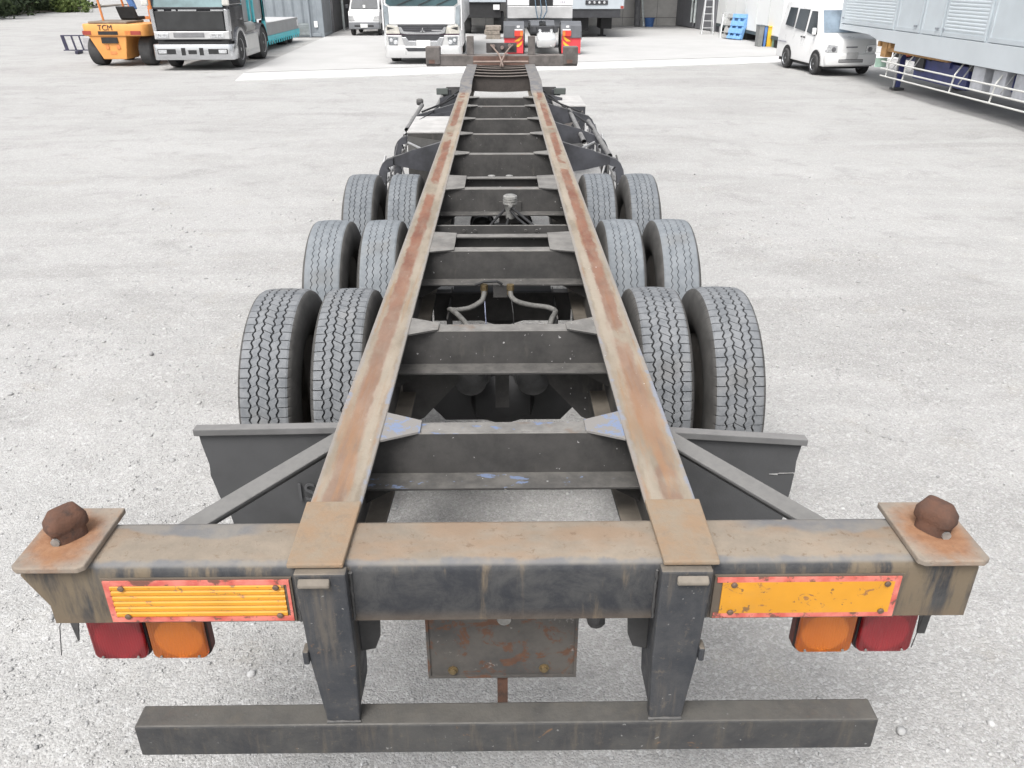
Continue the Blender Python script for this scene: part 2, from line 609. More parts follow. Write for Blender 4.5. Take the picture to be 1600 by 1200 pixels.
M_plate = mat_corner_plate()
M_dark = pm('chassis_black', (.040, .040, .041), .6, 0, .35, 6, .34, GREYDUST, .0012)


def mat_cross(name, blue):
    n = N(name)
    o = n.sep(n.obj())
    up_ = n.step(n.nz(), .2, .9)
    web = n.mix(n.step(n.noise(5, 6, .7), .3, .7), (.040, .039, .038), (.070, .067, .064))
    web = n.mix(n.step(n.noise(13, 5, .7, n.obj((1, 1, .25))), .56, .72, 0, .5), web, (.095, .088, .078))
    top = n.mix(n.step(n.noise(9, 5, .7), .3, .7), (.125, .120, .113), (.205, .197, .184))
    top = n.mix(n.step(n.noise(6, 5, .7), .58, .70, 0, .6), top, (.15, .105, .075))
    low = n.mix(n.step(n.noise(9, 5, .7), .3, .7), (.062, .060, .057), (.118, .112, .104))  # lower flanges: shade below the deck painted in as a darker dust tone
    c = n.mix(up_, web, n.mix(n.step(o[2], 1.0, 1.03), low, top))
    if blue:
        c = n.mix(n.math('MULTIPLY', n.step(n.noise(12, 4, .65, n.obj((1, 2, 2))), .60, .63), up_), c, (.13, .165, .25))
    c = n.mix(n.step(n.noise(45, 3), .71, .74), c, (.34, .335, .33))
    return n.out(c, .8, 0, n.bump(n.math('ADD', n.noise(60, 4, .7), n.math('MULTIPLY', n.noise(8, 4), 2)), .0012), .35)


M_cross = mat_cross('crossmember_dust_shade', False)
def mat_scuffed(name, c0, c1, dirt, top, dd=.6):
    n = N(name)
    c = n.mix(n.step(n.noise(6, 6, .7, None, .4), .32, .66), c0, c1)
    run = n.noise(14, 5, .7, n.obj((1.6, 1.6, .16)))
    c = n.mix(n.step(run, .50, .68, 0, dd), c, dirt)
    c = n.mix(n.step(n.noise(42, 4, .75), .58, .68, 0, .5), c, dirt)
    c = n.mix(n.step(n.noise(11, 4, .7, None, 1.0), .66, .71, 0, .75), c, (.15, .085, .045))
    c = n.mix(n.step(n.noise(70, 2, .5), .73, .77, 0, .8), c, (.22, .22, .215))
    up_ = n.math('MULTIPLY', n.step(n.nz(), .3, .9), n.step(n.noise(8, 5, .7), .25, .65, .35, .95))
    c = n.mix(up_, c, top)
    r = n.step(n.noise(9, 4), .3, .7, .45, .75)
    return n.out(c, r, 0, n.bump(n.math('ADD', n.noise(80, 4, .7), n.math('MULTIPLY', n.noise(9, 4), 2.5)), .0014), .45)


M_post = mat_scuffed('post_black_blue', (.024, .027, .033), (.050, .051, .054), (.115, .098, .078), (.17, .145, .115), .55)
M_bar = mat_scuffed('guard_bar_paint', (.028, .029, .032), (.056, .055, .053), (.105, .088, .066), (.092, .087, .078), .5)
M_dust = pm('white_dust_lid', (.40, .392, .382), .95, 0, .12, 6)
M_rub = pm('flap_rubber', (.052, .053, .055), .85, 0, .22, 3, .3, (.12, .12, .12), .0010)
M_hose = pm('rubber_hose', (.115, .112, .105), .8, 0, .3, 30)
M_black = pm('deep_black', (.018, .018, .019), .7, 0, .3, 8)
M_galv = pm('galvanised_pipe', (.36, .36, .36), .5, .4, .2, 20)
M_brass = pm('brass_fitting', (.20, .15, .08), .5, .6, .3, 30)
M_castal = pm('cast_aluminium', (.30, .295, .28), .55, .5, .25, 30)


def mat_blue_chip():
    n = N('chipped_blue_paint')
    c = n.mix(n.step(n.noise(9, 6, .75), .515, .56), (.20, .19, .18), (.155, .195, .29))
    c = n.mix(n.step(n.noise(55, 3), .72, .76), c, (.42, .42, .43))
    return n.out(c, .75, 0, n.bump(n.noise(40, 4), .001))


M_blue_chip = mat_blue_chip()


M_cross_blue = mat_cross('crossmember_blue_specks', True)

# ================================================================== CONTAINER TRAILER
T = thing('container_trailer', 'rusty black skeletal container trailer with six pairs of dual wheels, parked in the foreground', 'trailer', (0, 0, 0))
D = 1.10          # deck height
RX = .482         # rail centre


def ibeam(w, h, tf, tw):
    a, b = w / 2, tw / 2
    return [(-a, 0), (a, 0), (a, -tf), (b, -tf), (b, -h + tf), (a, -h + tf), (a, -h), (-a, -h), (-a, -h + tf), (-b, -h + tf), (-b, -tf), (-a, -tf)]


for sx in (-1, 1):
    dx = RX * sx
    st = [(.235, dx, D, .93, .75), (.85, dx, D, 1, .95), (1.6, dx, D, 1, 1), (6.0, dx, D, 1, 1), (9.35, dx, D, 1, 1), (9.55, dx - .01 * sx, D + .015, 1, .9), (9.95, dx - .016 * sx, D + .115, 1, .72), (10.15, dx - .02 * sx, D + .125, 1, .62), (12.1, dx - .025 * sx, D + .125, 1, .62)]
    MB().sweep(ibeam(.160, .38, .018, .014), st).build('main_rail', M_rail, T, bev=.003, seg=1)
    # end pad lapped over the beam
    MB().hexa([(dx - .072, -.016, D + .004), (dx + .072, -.016, D + .004), (dx + .078, .26, D + .004), (dx - .078, .26, D + .004),
               (dx - .072, -.016, D + .018), (dx + .072, -.016, D + .018), (dx + .078, .26, D + .020), (dx - .078, .26, D + .020)]).build('rail_end_pad', M_pad, T, bev=.004)
    # rubbing ribs raised along the flange near the tail

# rear beam: box section with rounded top edges, ends cut square with a bent lower corner
rb = [(.0, .915), (.0, 1.075), (.006, 1.089), (.016, 1.097), (.03, 1.10), (.175, 1.10), (.19, 1.095), (.2, 1.08), (.2, .915)]
rbm = MB()
zk = [.985 if z < 1 else z for _, z in rb]
k_ = len(rb)
rv = [(-1.243 if z > 1 else -1.192, y, z) for y, z in rb]
rv.insert(0, (-1.192, .0, .975))
rw = [(1.238, y, z) for y, z in rb]
rw.insert(0, (1.238, .0, .975))
# order: lower near corner, kink, then round the top
rv[0], rv[1] = rv[1], rv[0]
rw[0], rw[1] = rw[1], rw[0]
k_ += 1
rbm.add(rv + rw, [tuple(range(k_)), tuple(range(2 * k_ - 1, k_ - 1, -1))] + [(i, i + k_, (i + 1) % k_ + k_, (i + 1) % k_) for i in range(k_)])
rbm.build('rear_beam', M_beam, T, smooth=50)

# crossmembers: web with a lip forward on top and a flange rearward below
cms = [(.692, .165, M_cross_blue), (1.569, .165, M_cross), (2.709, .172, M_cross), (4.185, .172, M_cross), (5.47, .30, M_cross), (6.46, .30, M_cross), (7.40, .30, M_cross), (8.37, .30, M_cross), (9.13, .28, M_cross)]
IN = RX - .009
for i, (y, h, mt) in enumerate(cms):
    m = MB()
    z = D - .012
    m.box(-IN, IN, y, y + .010, z - h, z)
    m.box(-IN, IN, y + .0102, y + .078, z - .011, z - .0005)
    m.box(-IN, IN, y - .095, y - .0002, z - h, z - h + .011)
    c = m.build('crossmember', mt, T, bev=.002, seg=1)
    # end gussets on top
    for sx in (-1, 1):
        g = MB()
        xi, xo = sx * (RX - .079), sx * (RX - .079 - (.125 if i != 2 and i != 3 else .135))
        if i in (2, 3):
            y1 = {2: 3.055, 3: 4.61}[i]
            g.prism([(xi, y - .035), (xo, y + .004), (xo, y1 - .01), (xi, y1 + .015)], z + .0005, z + .008, 'z')
            mm = M_cross
        else:
            g.prism([(xi, y - .055), (xo, y + .001), (xo, y + .077), (xi, y + .135)], z + .0005, z + .008, 'z')
            mm = M_blue_chip if i == 0 else M_cross
        g.build('gusset', mm, c)
    if i in (2, 3):     # these two are boxed: a second web ahead
        y1 = {2: 3.05, 3: 4.605}[i]
        m = MB()
        m.box(-IN, IN, y1 - .010, y1, z - h, z)
        m.box(-IN, IN, y1 - .062, y1 - .0102, z - .011, z - .0005)
        m.box(-IN, IN, y + .09, y1 - .064, z - .105, z - .095)
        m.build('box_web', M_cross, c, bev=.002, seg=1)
    if i < 4:           # knee brackets under the ends
        for sx in (-1, 1):
            k = MB().prism([(sx * .474, z - h - .001), (sx * .30, z - h - .001), (sx * .474, z - h - .10)], y - .02, y - .008, 'y')
            k.build('knee_bracket', M_cross, c)

# neck crossmembers: thin bowed straps and a deep one at the step
for y, h in ((10.55, .20), (10.95, .12), (11.36, .12), (11.72, .11), (12.0, .08)):
    m = MB()
    z = D + .112
    for k in range(6):
        x0, x1 = -.463 + k * .1543, -.463 + (k + 1) * .1543
        s0, s1 = -.022 * (1 - (x0 / .47) ** 2), -.022 * (1 - (x1 / .47) ** 2)
        m.hexa([(x0, y, z + s0 - h), (x1, y, z + s1 - h), (x1, y + .012, z + s1 - h), (x0, y + .012, z + s0 - h), (x0, y, z + s0), (x1, y, z + s1), (x1, y + .012, z + s1), (x0, y + .012, z + s0)])
        m.hexa([(x0, y - .03, z + s0 + .001), (x1, y - .03, z + s1 + .001), (x1, y + .07, z + s1 + .001), (x0, y + .07, z + s0 + .001), (x0, y - .03, z + s0 + .010), (x1, y - .03, z + s1 + .010), (x1, y + .07, z + s1 + .010), (x0, y + .07, z + s0 + .010)])
    m.build('neck_crossmember', pm('neck_rusty', (.030, .026, .024), .8, 0, .4, 9, .85, (.20, .17, .15)), T)
MB().box(-.46, .46, 11.0, 11.95, 1.005, 1.02).build('kingpin_plate', pm('neck_rusty', ()), T)

# front bolster
M_bol = pm('bolster_paint', (.105, .095, .090), .7, 0, .35, 7, .5, (.20, .17, .15), .001)
MB().box(-1.185, 1.215, 12.12, 12.34, 1.19, 1.355).build('front_bolster', M_bol, T, bev=.012)
B('bolster_centre_plate', pm('bolster_rust', (.115, .062, .048), .8, 0, .35, 6, .3), T, -.44, .44, 12.108, 12.118, 1.21, 1.34)
for sx in (-1, 1):
    B('front_stop_post', M_bol, T, sx * .485 - .055, sx * .485 + .055, 12.13, 12.26, 1.357, 1.63, bev=.006)
    x0 = -1.19 if sx < 0 else .995
    B('front_pin_housing', M_bol, T, x0, x0 + .225, 12.10, 12.36, 1.22, 1.475, bev=.008)
    B('rust_scar', pm('bolster_rust', ()), T, x0 + .05, x0 + .14, 12.094, 12.0985, 1.235, 1.29)
cp = B('coupling_panel', pm('coupling_black', (.05, .045, .045), .6, 0, .4, 12), T, -.235, .255, 12.36, 12.375, 1.37, 1.52, bev=.01)
for x, zz in ((-.12, 1.47), (.02, 1.45), (.14, 1.48)):
    MB().lathe([(.0, -.05), (.026, -.05), (.03, -.01), (.03, 0)], (x, 12.358, zz), 'y', 10).build('air_coupling', pm('coupling_metal', (.28, .22, .20), .5, .5), cp)
for sx, x in ((-1, -.16), (1, .19)):
    MB().tube([(x, 12.33, 1.49), (x * .7, 12.2, 1.45), (x * .25 + .01, 12.05, 1.37), (.01, 11.9, 1.28), (.01 + .02 * sx, 11.6, 1.24)], .013, 8).build('air_line', pm('copper_line', (.21, .16, .135), .6, .2), T)
MB().tube([(-.43, 11.95, 1.27), (.43, 11.95, 1.27)], .018, 8).build('cross_pipe', pm('copper_line', ()), T)

# rear twist-lock corners
for sx in (-1, 1):
    cx = 1.156 * sx
    pw = .093
    po = [(cx - pw, -.014), (cx - pw + .016, -.026), (cx + pw - .016, -.026), (cx + pw, -.014), (cx + pw, .236), (cx - pw, .236)]
    p = MB().prism([(x, y) for x, y in po], D + .002, D + .020, 'z').build('corner_plate', M_plate, T, bev=.004)
    tw = MB()
    cx += .004 * sx
    rz = R(-40) if sx < 0 else R(36)
    NR = 24

    def ring(hx, hy, z, ex=.55):
        pts = []
        for k in range(NR):
            t = 2 * math.pi * k / NR
            c_, s_ = math.cos(t), math.sin(t)
            pts.append((hx * math.copysign(abs(c_) ** ex, c_), hy * math.copysign(abs(s_) ** ex, s_)))
        return [(cx + px * math.cos(rz) - py * math.sin(rz), .112 + px * math.sin(rz) + py * math.cos(rz), z) for px, py in pts]
    rs = [ring(.036, .042, D + .0205), ring(.034, .041, D + .045), ring(.033, .050, D + .049, .5), ring(.034, .052, D + .054, .5), ring(.033, .051, D + .076, .5), ring(.030, .046, D + .084, .5), ring(.017, .034, D + .106, .5), ring(.011, .027, D + .1085, .5)]
    vs = [p_ for r_ in rs for p_ in r_]
    fs = [(i * NR + k, i * NR + (k + 1) % NR, (i + 1) * NR + (k + 1) % NR, (i + 1) * NR + k) for i in range(len(rs) - 1) for k in range(NR)] + [tuple(range((len(rs) - 1) * NR, len(rs) * NR)), tuple(range(NR - 1, -1, -1))]
    tw.add(vs, fs)
    t_ = tw.build('twist_lock', M_twist, T, smooth=48)
    MB().lathe([(.012, 0), (.012, .006), (.004, .009)], (cx + .012 * sx, .062, D + .03), 'y', 10).build('lock_pin', M_castal, t_)
    # hook bracket below the beam end
    hb = MB()
    hx = -1.235 if sx < 0 else 1.235
    hb.prism([(hx - .018, .91), (hx + .022, .91), (hx + .016, .84), (hx + .010 * sx, .715), (hx - .012, .715), (hx - .02, .80)], .14, .146, 'y')
    hb.build('rope_hook', M_dark, T)
    MB().tube([(hx - .005, .13, .86), (hx - .03, .11, .80), (hx - .045, .1, .70)], .0015, 5).build('loose_wire', M_dark, T)

# posts from beam to guard bar
for sx in (-1, 1):
    xo, xi = sx * .535, sx * .402
    m = MB()
    # front plate tapering down
    m.prism([(xo, 1.1005), (xi, 1.1005), (xi - .002 * sx, .80), (sx * .408, .575), (sx * .500, .575), (xo - .012 * sx, .80), (xo - .008 * sx, .92)], -.036, -.001, 'y')
    # side webs of the channel
    m.prism([(.001, .914), (.190, .914), (.185, .72), (.150, .575), (.001, .575)], xi + .012 * sx, xi + .024 * sx, 'x')
    m.prism([(.001, .914), (.190, .914), (.185, .72), (.150, .575), (.001, .575)], xo - .03 * sx, xo - .042 * sx, 'x')
    pst = m.build('guard_post', M_post, T, bev=.005)
    MB().prism([(-.0365, 1.090), (-.052, 1.078), (-.052, 1.068), (-.0365, 1.062)], min(xo, xi) + (.012 if sx < 0 else .040), max(xo, xi) - (.040 if sx < 0 else .012), 'x').build('post_ledge', pm('ledge_dust', (.165, .145, .12), .9, 0, .25, 12), pst, bev=.004)
    MB().prism([(xi + .012 * sx, .912), (xi - .055 * sx, .912), (xi - .046 * sx, .76), (xi - .030 * sx, .715), (xi + .012 * sx, .705)], .10, .112, 'y').build('post_gusset', M_dark, pst, bev=.002)
    MB().box(min(xo - .012 * sx, xo + .004 * sx), max(xo - .012 * sx, xo + .004 * sx), -.044, -.006, .80, .845).build('post_joint_lug', M_post, pst, bev=.004)
    for xx in (xo + .004 * sx, xi - .004 * sx):
        pts = [(xx + random.uniform(-.0015, .0015), -.003, .92 + .01 * k) for k in range(17)]
        MB().tube(pts, [.0045 + random.uniform(-.0012, .0018) for _ in pts], 6).build('weld_bead', M_dark, pst, smooth=60)
    pts = [(sx * (.405 + .0105 * k), -.037 + random.uniform(-.001, .001), .576) for k in range(10)]
    MB().tube(pts, [.005 + random.uniform(-.001, .002) for _ in pts], 6).build('weld_bead', M_dark, pst, smooth=60)
# guard bar (square tube)
gb = MB().box(-1.040, 1.060, -.048, .030, .458, .574).build('guard_bar', M_bar, T, bev=.006)

# reflectors
def mat_reflector(name, rib):
    n = N(name)
    c = n.mix(n.step(n.noise(5, 4), .3, .7), (.50, .225, .012), (.60, .275, .018))
    sc = n.noise(20, 5, .75, n.obj((1, 1, 1.6)), 1.2)
    c = n.mix(n.step(sc, .61, .65, 0, .8), c, (.19, .09, .05))
    c = n.mix(n.step(n.noise(11, 4, .7), .66, .76, 0, .6), c, (.52, .30, .16))
    c = n.mix(n.step(n.noise(4, 5, .75), .50, .74, 0, .5), c, (.40, .21, .05))
    c = n.mix(n.step(n.noise(34, 3, .6), .66, .70, 0, .8), c, (.12, .07, .04))
    return n.out(c, .45, 0, None, .5)


M_ref = mat_reflector('yellow_reflector', 0)


def mat_red_border():
    n = N('red_reflector_border')
    c = n.mix(n.step(n.noise(25, 4), .3, .7), (.46, .085, .065), (.60, .19, .15))
    c = n.mix(n.step(n.noise(22, 4, .7), .54, .62, 0, .9), c, (.12, .06, .045))
    return n.out(c, .5)


M_redb = mat_red_border()
for x0, x1, z0, z1, ribs in ((-1.035, -.556, .926, 1.062, 6), (.556, 1.038, .923, 1.057, 0)):
    r = B('reflector_plate', pm('reflector_back', (.10, .08, .06), .7), T, x0 - .006, x1 + .006, -.006, -.0005, z0 - .006, z1 + .006, bev=.001)
    t = .015
    yp = MB()
    if ribs:
        hh = (z1 - z0 - 2 * t) / ribs
        for k in range(ribs):
            a = z0 + t + k * hh
            yp.prism([(-.007, a), (-.0105, a + hh * .25), (-.0105, a + hh * .75), (-.007, a + hh)], x0 + t, x1 - t, 'x')
    else:
        yp.box(x0 + t, x1 - t, -.0100, -.007, z0 + t, z1 - t)
    yp.build('reflector_film', M_ref, r)
    m = MB()
    m.box(x0, x1, -.0098, -.0062, z1 - t, z1).box(x0, x1, -.0098, -.0062, z0, z0 + t)
    if ribs:
        m.box(x0, x0 + t, -.0098, -.0062, z0 + t, z1 - t).box(x1 - t * .5, x1, -.0098, -.0062, z0 + t, z1 - t)
    else:
        m.box(x1 - t, x1, -.0098, -.0062, z0 + t, z1 - t)
    m.build('reflector_border', M_redb, r)
    for xx in (x0 + .045, x1 - .035):
        for zz in (z0 + .02, z1 - .022):
            MB().lathe([(.0085, -.011), (.0085, -.014), (.005, -.016), (.0, -.016)], (xx, 0, zz), 'y', 10).build('screw', pm('screw_rust', (.16, .11, .08), .6, .5), r)

# rear lamps
def mat_lens(name, c0, c1):
    n = N(name)
    c = n.mix(n.step(n.noise(3, 3), .3, .7), c0, c1)
    wv = n.n('ShaderNodeTexWave', wave_type='BANDS', bands_direction='X')
    n.set(wv.inputs['Vector'], n.obj())
    wv.inputs['Scale'].default_value = 42
    m = n.out(c, .34, 0, n.bump(wv.outputs['Fac'], .0006), .5)
    n.b.inputs['Transmission Weight'].default_value = .72
    n.b.inputs['IOR'].default_value = 1.3
    n.b.inputs['Coat Weight'].default_value = .6
    n.b.inputs['Coat Roughness'].default_value = .12
    return m


M_red = mat_lens('red_lens', (.36, .020, .030), (.44, .026, .034))
M_amb = mat_lens('amber_lens', (.74, .20, .020), (.82, .25, .026))
M_lh = pm('lamp_housing', (.10, .022, .016), .45)
for x0, x1, mt, mlab in ((-1.183, -1.022, M_red, 'red lens'), (-1.016, -.848, M_amb, 'amber lens'), (.842, 1.012, M_amb, 'amber lens'), (1.020, 1.185, M_red, 'red lens')):
    def rlow(a, b, z0, z1, r):
        p = [(a, z1)]
        for k in range(6):
            t = math.pi / 2 * k / 5
            p.append((a + r - r * math.cos(t), z0 + r - r * math.sin(t)))
        for k in range(6):
            t = math.pi / 2 * k / 5
            p.append((b - r + r * math.sin(t), z0 + r - r * math.cos(t)))
        return p + [(b, z1)]
    h = MB().prism(rlow(x0, x1, .686, .86, .024), .112, .142, 'y').build('tail_lamp', M_lh, T, bev=.003, label='tail lamp with ' + mlab)
    MB().prism(rlow(x0 + .005, x1 - .005, .692, .855, .021), .090, .108, 'y').build('lamp_lens', mt, h, bev=.006, seg=3)
    MB().prism(rlow(x0 + .001, x1 - .001, .687, .858, .0235), .1085, .1118, 'y').build('lens_gasket', M_black, h)
    xm = (x0 + x1) / 2
    MB().lathe([(.068, -.003), (.05, -.0028), (.02, -.002), (0, -.002)], (xm, .1082, .760), 'y', 18).build('reflector_bowl', pm('lamp_bowl', (.80, .79, .77), .3, .3), h, smooth=50)
    for xx in (x0 + .03, x1 - .03):
        MB().lathe([(.004, -.002), (.004, -.006), (0, -.006)], (xx, .090, .705), 'y', 8).build('lens_screw', M_castal, h)
B('lamp_bracket', M_dark, T, -1.17, -.86, .192, .20, .80, .914)
B('lamp_bracket', M_dark, T, .86, 1.17, .192, .20, .80, .914)

# number plate holder, empty and rusty
def mat_plate_back():
    n = N('plate_rust_grey')
    c = n.mix(n.step(n.noise(5, 5, .7), .3, .7), (.060, .058, .056), (.105, .096, .086))
    c = n.mix(n.step(n.noise(15, 5, .75, None, .6), .52, .60, 0, .9), c, n.mix(n.noise(40, 4), (.075, .036, .024), (.155, .075, .042)))
    c = n.mix(n.step(n.noise(9, 5, .75), .62, .68, 0, .8), c, (.33, .31, .29))
    return n.out(c, .7, 0, n.bump(n.noise(30, 5, .7), .0015), .4)


M_np = mat_plate_back()
np_ = MB().box(-.231, .218, .152, .156, .545, .84).build('number_plate_holder', M_np, T, bev=.001)
m = MB()
m.box(-.231, .218, .146, .1518, .545, .553).box(-.231, -.223, .146, .1518, .5532, .84).box(.210, .218, .146, .1518, .5532, .84)
m.build('plate_rim', M_np, np_)
for x, z in ((-.156, .575), (.12, .58)):
    MB().lathe([(.010, -.008), (.010, 0), (.016, 0), (.016, .003)], (x, .148, z), 'y', 8).build('plate_bolt', M_brass, np_)
MB().lathe([(.0, -.004), (.020, -.004), (.022, .002)], (.0, .15, .775), 'y', 14).build('plate_boss', M_castal, np_)
B('plate_strap', M_twist, T, -.022, .010, .158, .166, .40, .86)
nl = MB().lathe([(.006, -.03), (.026, -.02), (.030, .02), (.018, .035)], (.268, .15, .78), 'y', 10).build('plate_lamp', M_dark, T)
MB().tube([(.29, .16, .79), (.33, .18, .80), (.36, .2, .84)], .004, 6).build('lamp_wire', M_black, T)

# mud flaps on tilted rails behind the last axle
for sx in (-1, 1):
    y0 = 1.15
    zi, zo = (.855, .845) if sx < 0 else (.835, .780)
    xi_, xo_ = sx * .50, sx * 1.235
    def zt(x):
        return zi + (zo - zi) * (abs(x) - .5) / .735
    m = MB()
    m.hexa([(xi_, y0, zi - .03), (xo_, y0, zo - .03), (xo_, y0 + .045, zo - .03), (xi_, y0 + .045, zi - .03), (xi_, y0, zi), (xo_, y0, zo), (xo_, y0 + .045, zo), (xi_, y0 + .045, zi)])
    fr = m.build('flap_rail', pm('flap_rail_grey', (.115, .115, .115), .7, 0, .2, 5, .8, (.20, .195, .19)), T, bev=.004)
    prof = []
    xs_ = [.505 + .04 * k for k in range(18)]
    zb = .20
    hh = 12
    if sx < 0:
        oe = [0, .004, .012, .020, .016, .026, .034, .048, .064, .070, .078, .08, .09]
    else:
        oe = [0, .006, .012, .010, .012, .013, .016, .018, .02, .03, .03, .04, .05]
    vs, fs = [], []
    for r_ in range(hh + 1):
        for k in range(18):
            x = xs_[k] if k < 17 else 1.222 - oe[r_]
            z = zt(x) - .02 + (zb - zt(x) + .02) * r_ / hh
            yy = y0 + .02 + .014 * math.sin(x * 9 + sx) * (r_ / hh) ** 1.4 + (.03 * (r_ / hh) ** 2 if sx > 0 else .02 * (r_ / hh) ** 2)
            vs.append((x * sx, yy, z))
    for r_ in range(hh):
        for k in range(17):
            a = r_ * 18 + k
            if sx > 0 and k >= 15 and r_ == 3:       # the tear in the right flap
                continue
            fs.append((a, a + 1, a + 19, a + 18))
    nb = len(vs)
    vs += [(x, y + .007, z) for x, y, z in vs]
    fs += [tuple(i + nb for i in reversed(f_)) for f_ in fs]
    mb = MB().add(vs, fs)
    if sx > 0:
        # ragged strips closing the tear except for a thin crooked slit
        for (ka, kb, za, zb_) in ((15, 16, 0, .42), (15, 16, .58, 1), (16, 17, 0, .30), (16, 17, .50, 1)):
            a, b = 3 * 18 + ka, 3 * 18 + kb
            lerp = lambda p, q, t_: tuple(p[i] + (q[i] - p[i]) * t_ for i in range(3))
            A, A2, Bq, B2 = vs[a], vs[a + 18], vs[b], vs[b + 18]
            q = [lerp(A, A2, za), lerp(Bq, B2, za + (.05 if ka == 15 else -.12)), lerp(Bq, B2, zb_ - (.08 if za == 0 else -.0)), lerp(A, A2, zb_)]
            mb.add(q, [(0, 1, 2, 3)])
            mb.add([(x, y + .007, z) for x, y, z in q], [(3, 2, 1, 0)])
    fl = mb.build('mud_flap', M_rub, T, smooth=40)
    if sx < 0:
        inst('flap_lettering', text_mesh('ISO', .12, .003, pm('flap_letter', (.066, .067, .070), .8)), fl, (-.77, y0 + .016, .53)).rotation_euler = (R(90), 0, 0)
    # diagonal brace between rail and beam end
    p0, p1 = Vector((sx * .555, .80, 1.035)), Vector((sx * .985, .17, 1.035))
    d = (p1 - p0).normalized()
    nn = Vector((d.y, -d.x, 0)) * sx
    w = .036
    c4 = [p0 + nn * w, p0 - nn * w, p1 - nn * w, p1 + nn * w]
    m = MB().hexa([(*c.xy, 1.015) for c in c4] + [(*c.xy, 1.027) for c in c4])
    c5 = [p0 - nn * w, p0 - nn * (w - .008), p1 - nn * (w - .008), p1 - nn * w]
    m.hexa([(*c.xy, .955) for c in c5] + [(*c.xy, 1.0148) for c in c5])
    m.build('diagonal_brace', pm('brace_grey', (.10, .10, .10), .65, 0, .2, 7, .75, (.20, .195, .185)), T, bev=.002, seg=1)


# ------------------------------------------------------------------ wheels
def mat_tread(name, c0, c1):
    n = N(name)
    c = n.mix(n.step(n.noise(12, 5, .7), .3, .7), c0, c1)
    c = n.mix(n.step(n.noise(80, 3, .7), .6, .72, 0, .5), c, (.25, .25, .25))
    c = n.mix(n.step(n.noise(3.2, 3, .6), .55, .8, 0, .35), c, (.15, .135, .115))
    return n.out(c, .88, 0, n.bump(n.noise(120, 3, .7), .0012), .3)


M_tr = [mat_tread('tread_dusty', (.130, .138, .147), (.195, .202, .210)), mat_tread('tread_worn', (.145, .160, .174), (.200, .215, .228)), mat_tread('tread_mid', (.125, .136, .148), (.175, .187, .198))]
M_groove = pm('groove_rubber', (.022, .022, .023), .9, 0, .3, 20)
M_side = pm('sidewall_rubber', (.060, .058, .055), .8, 0, .3, 10, .3, (.13, .12, .11))


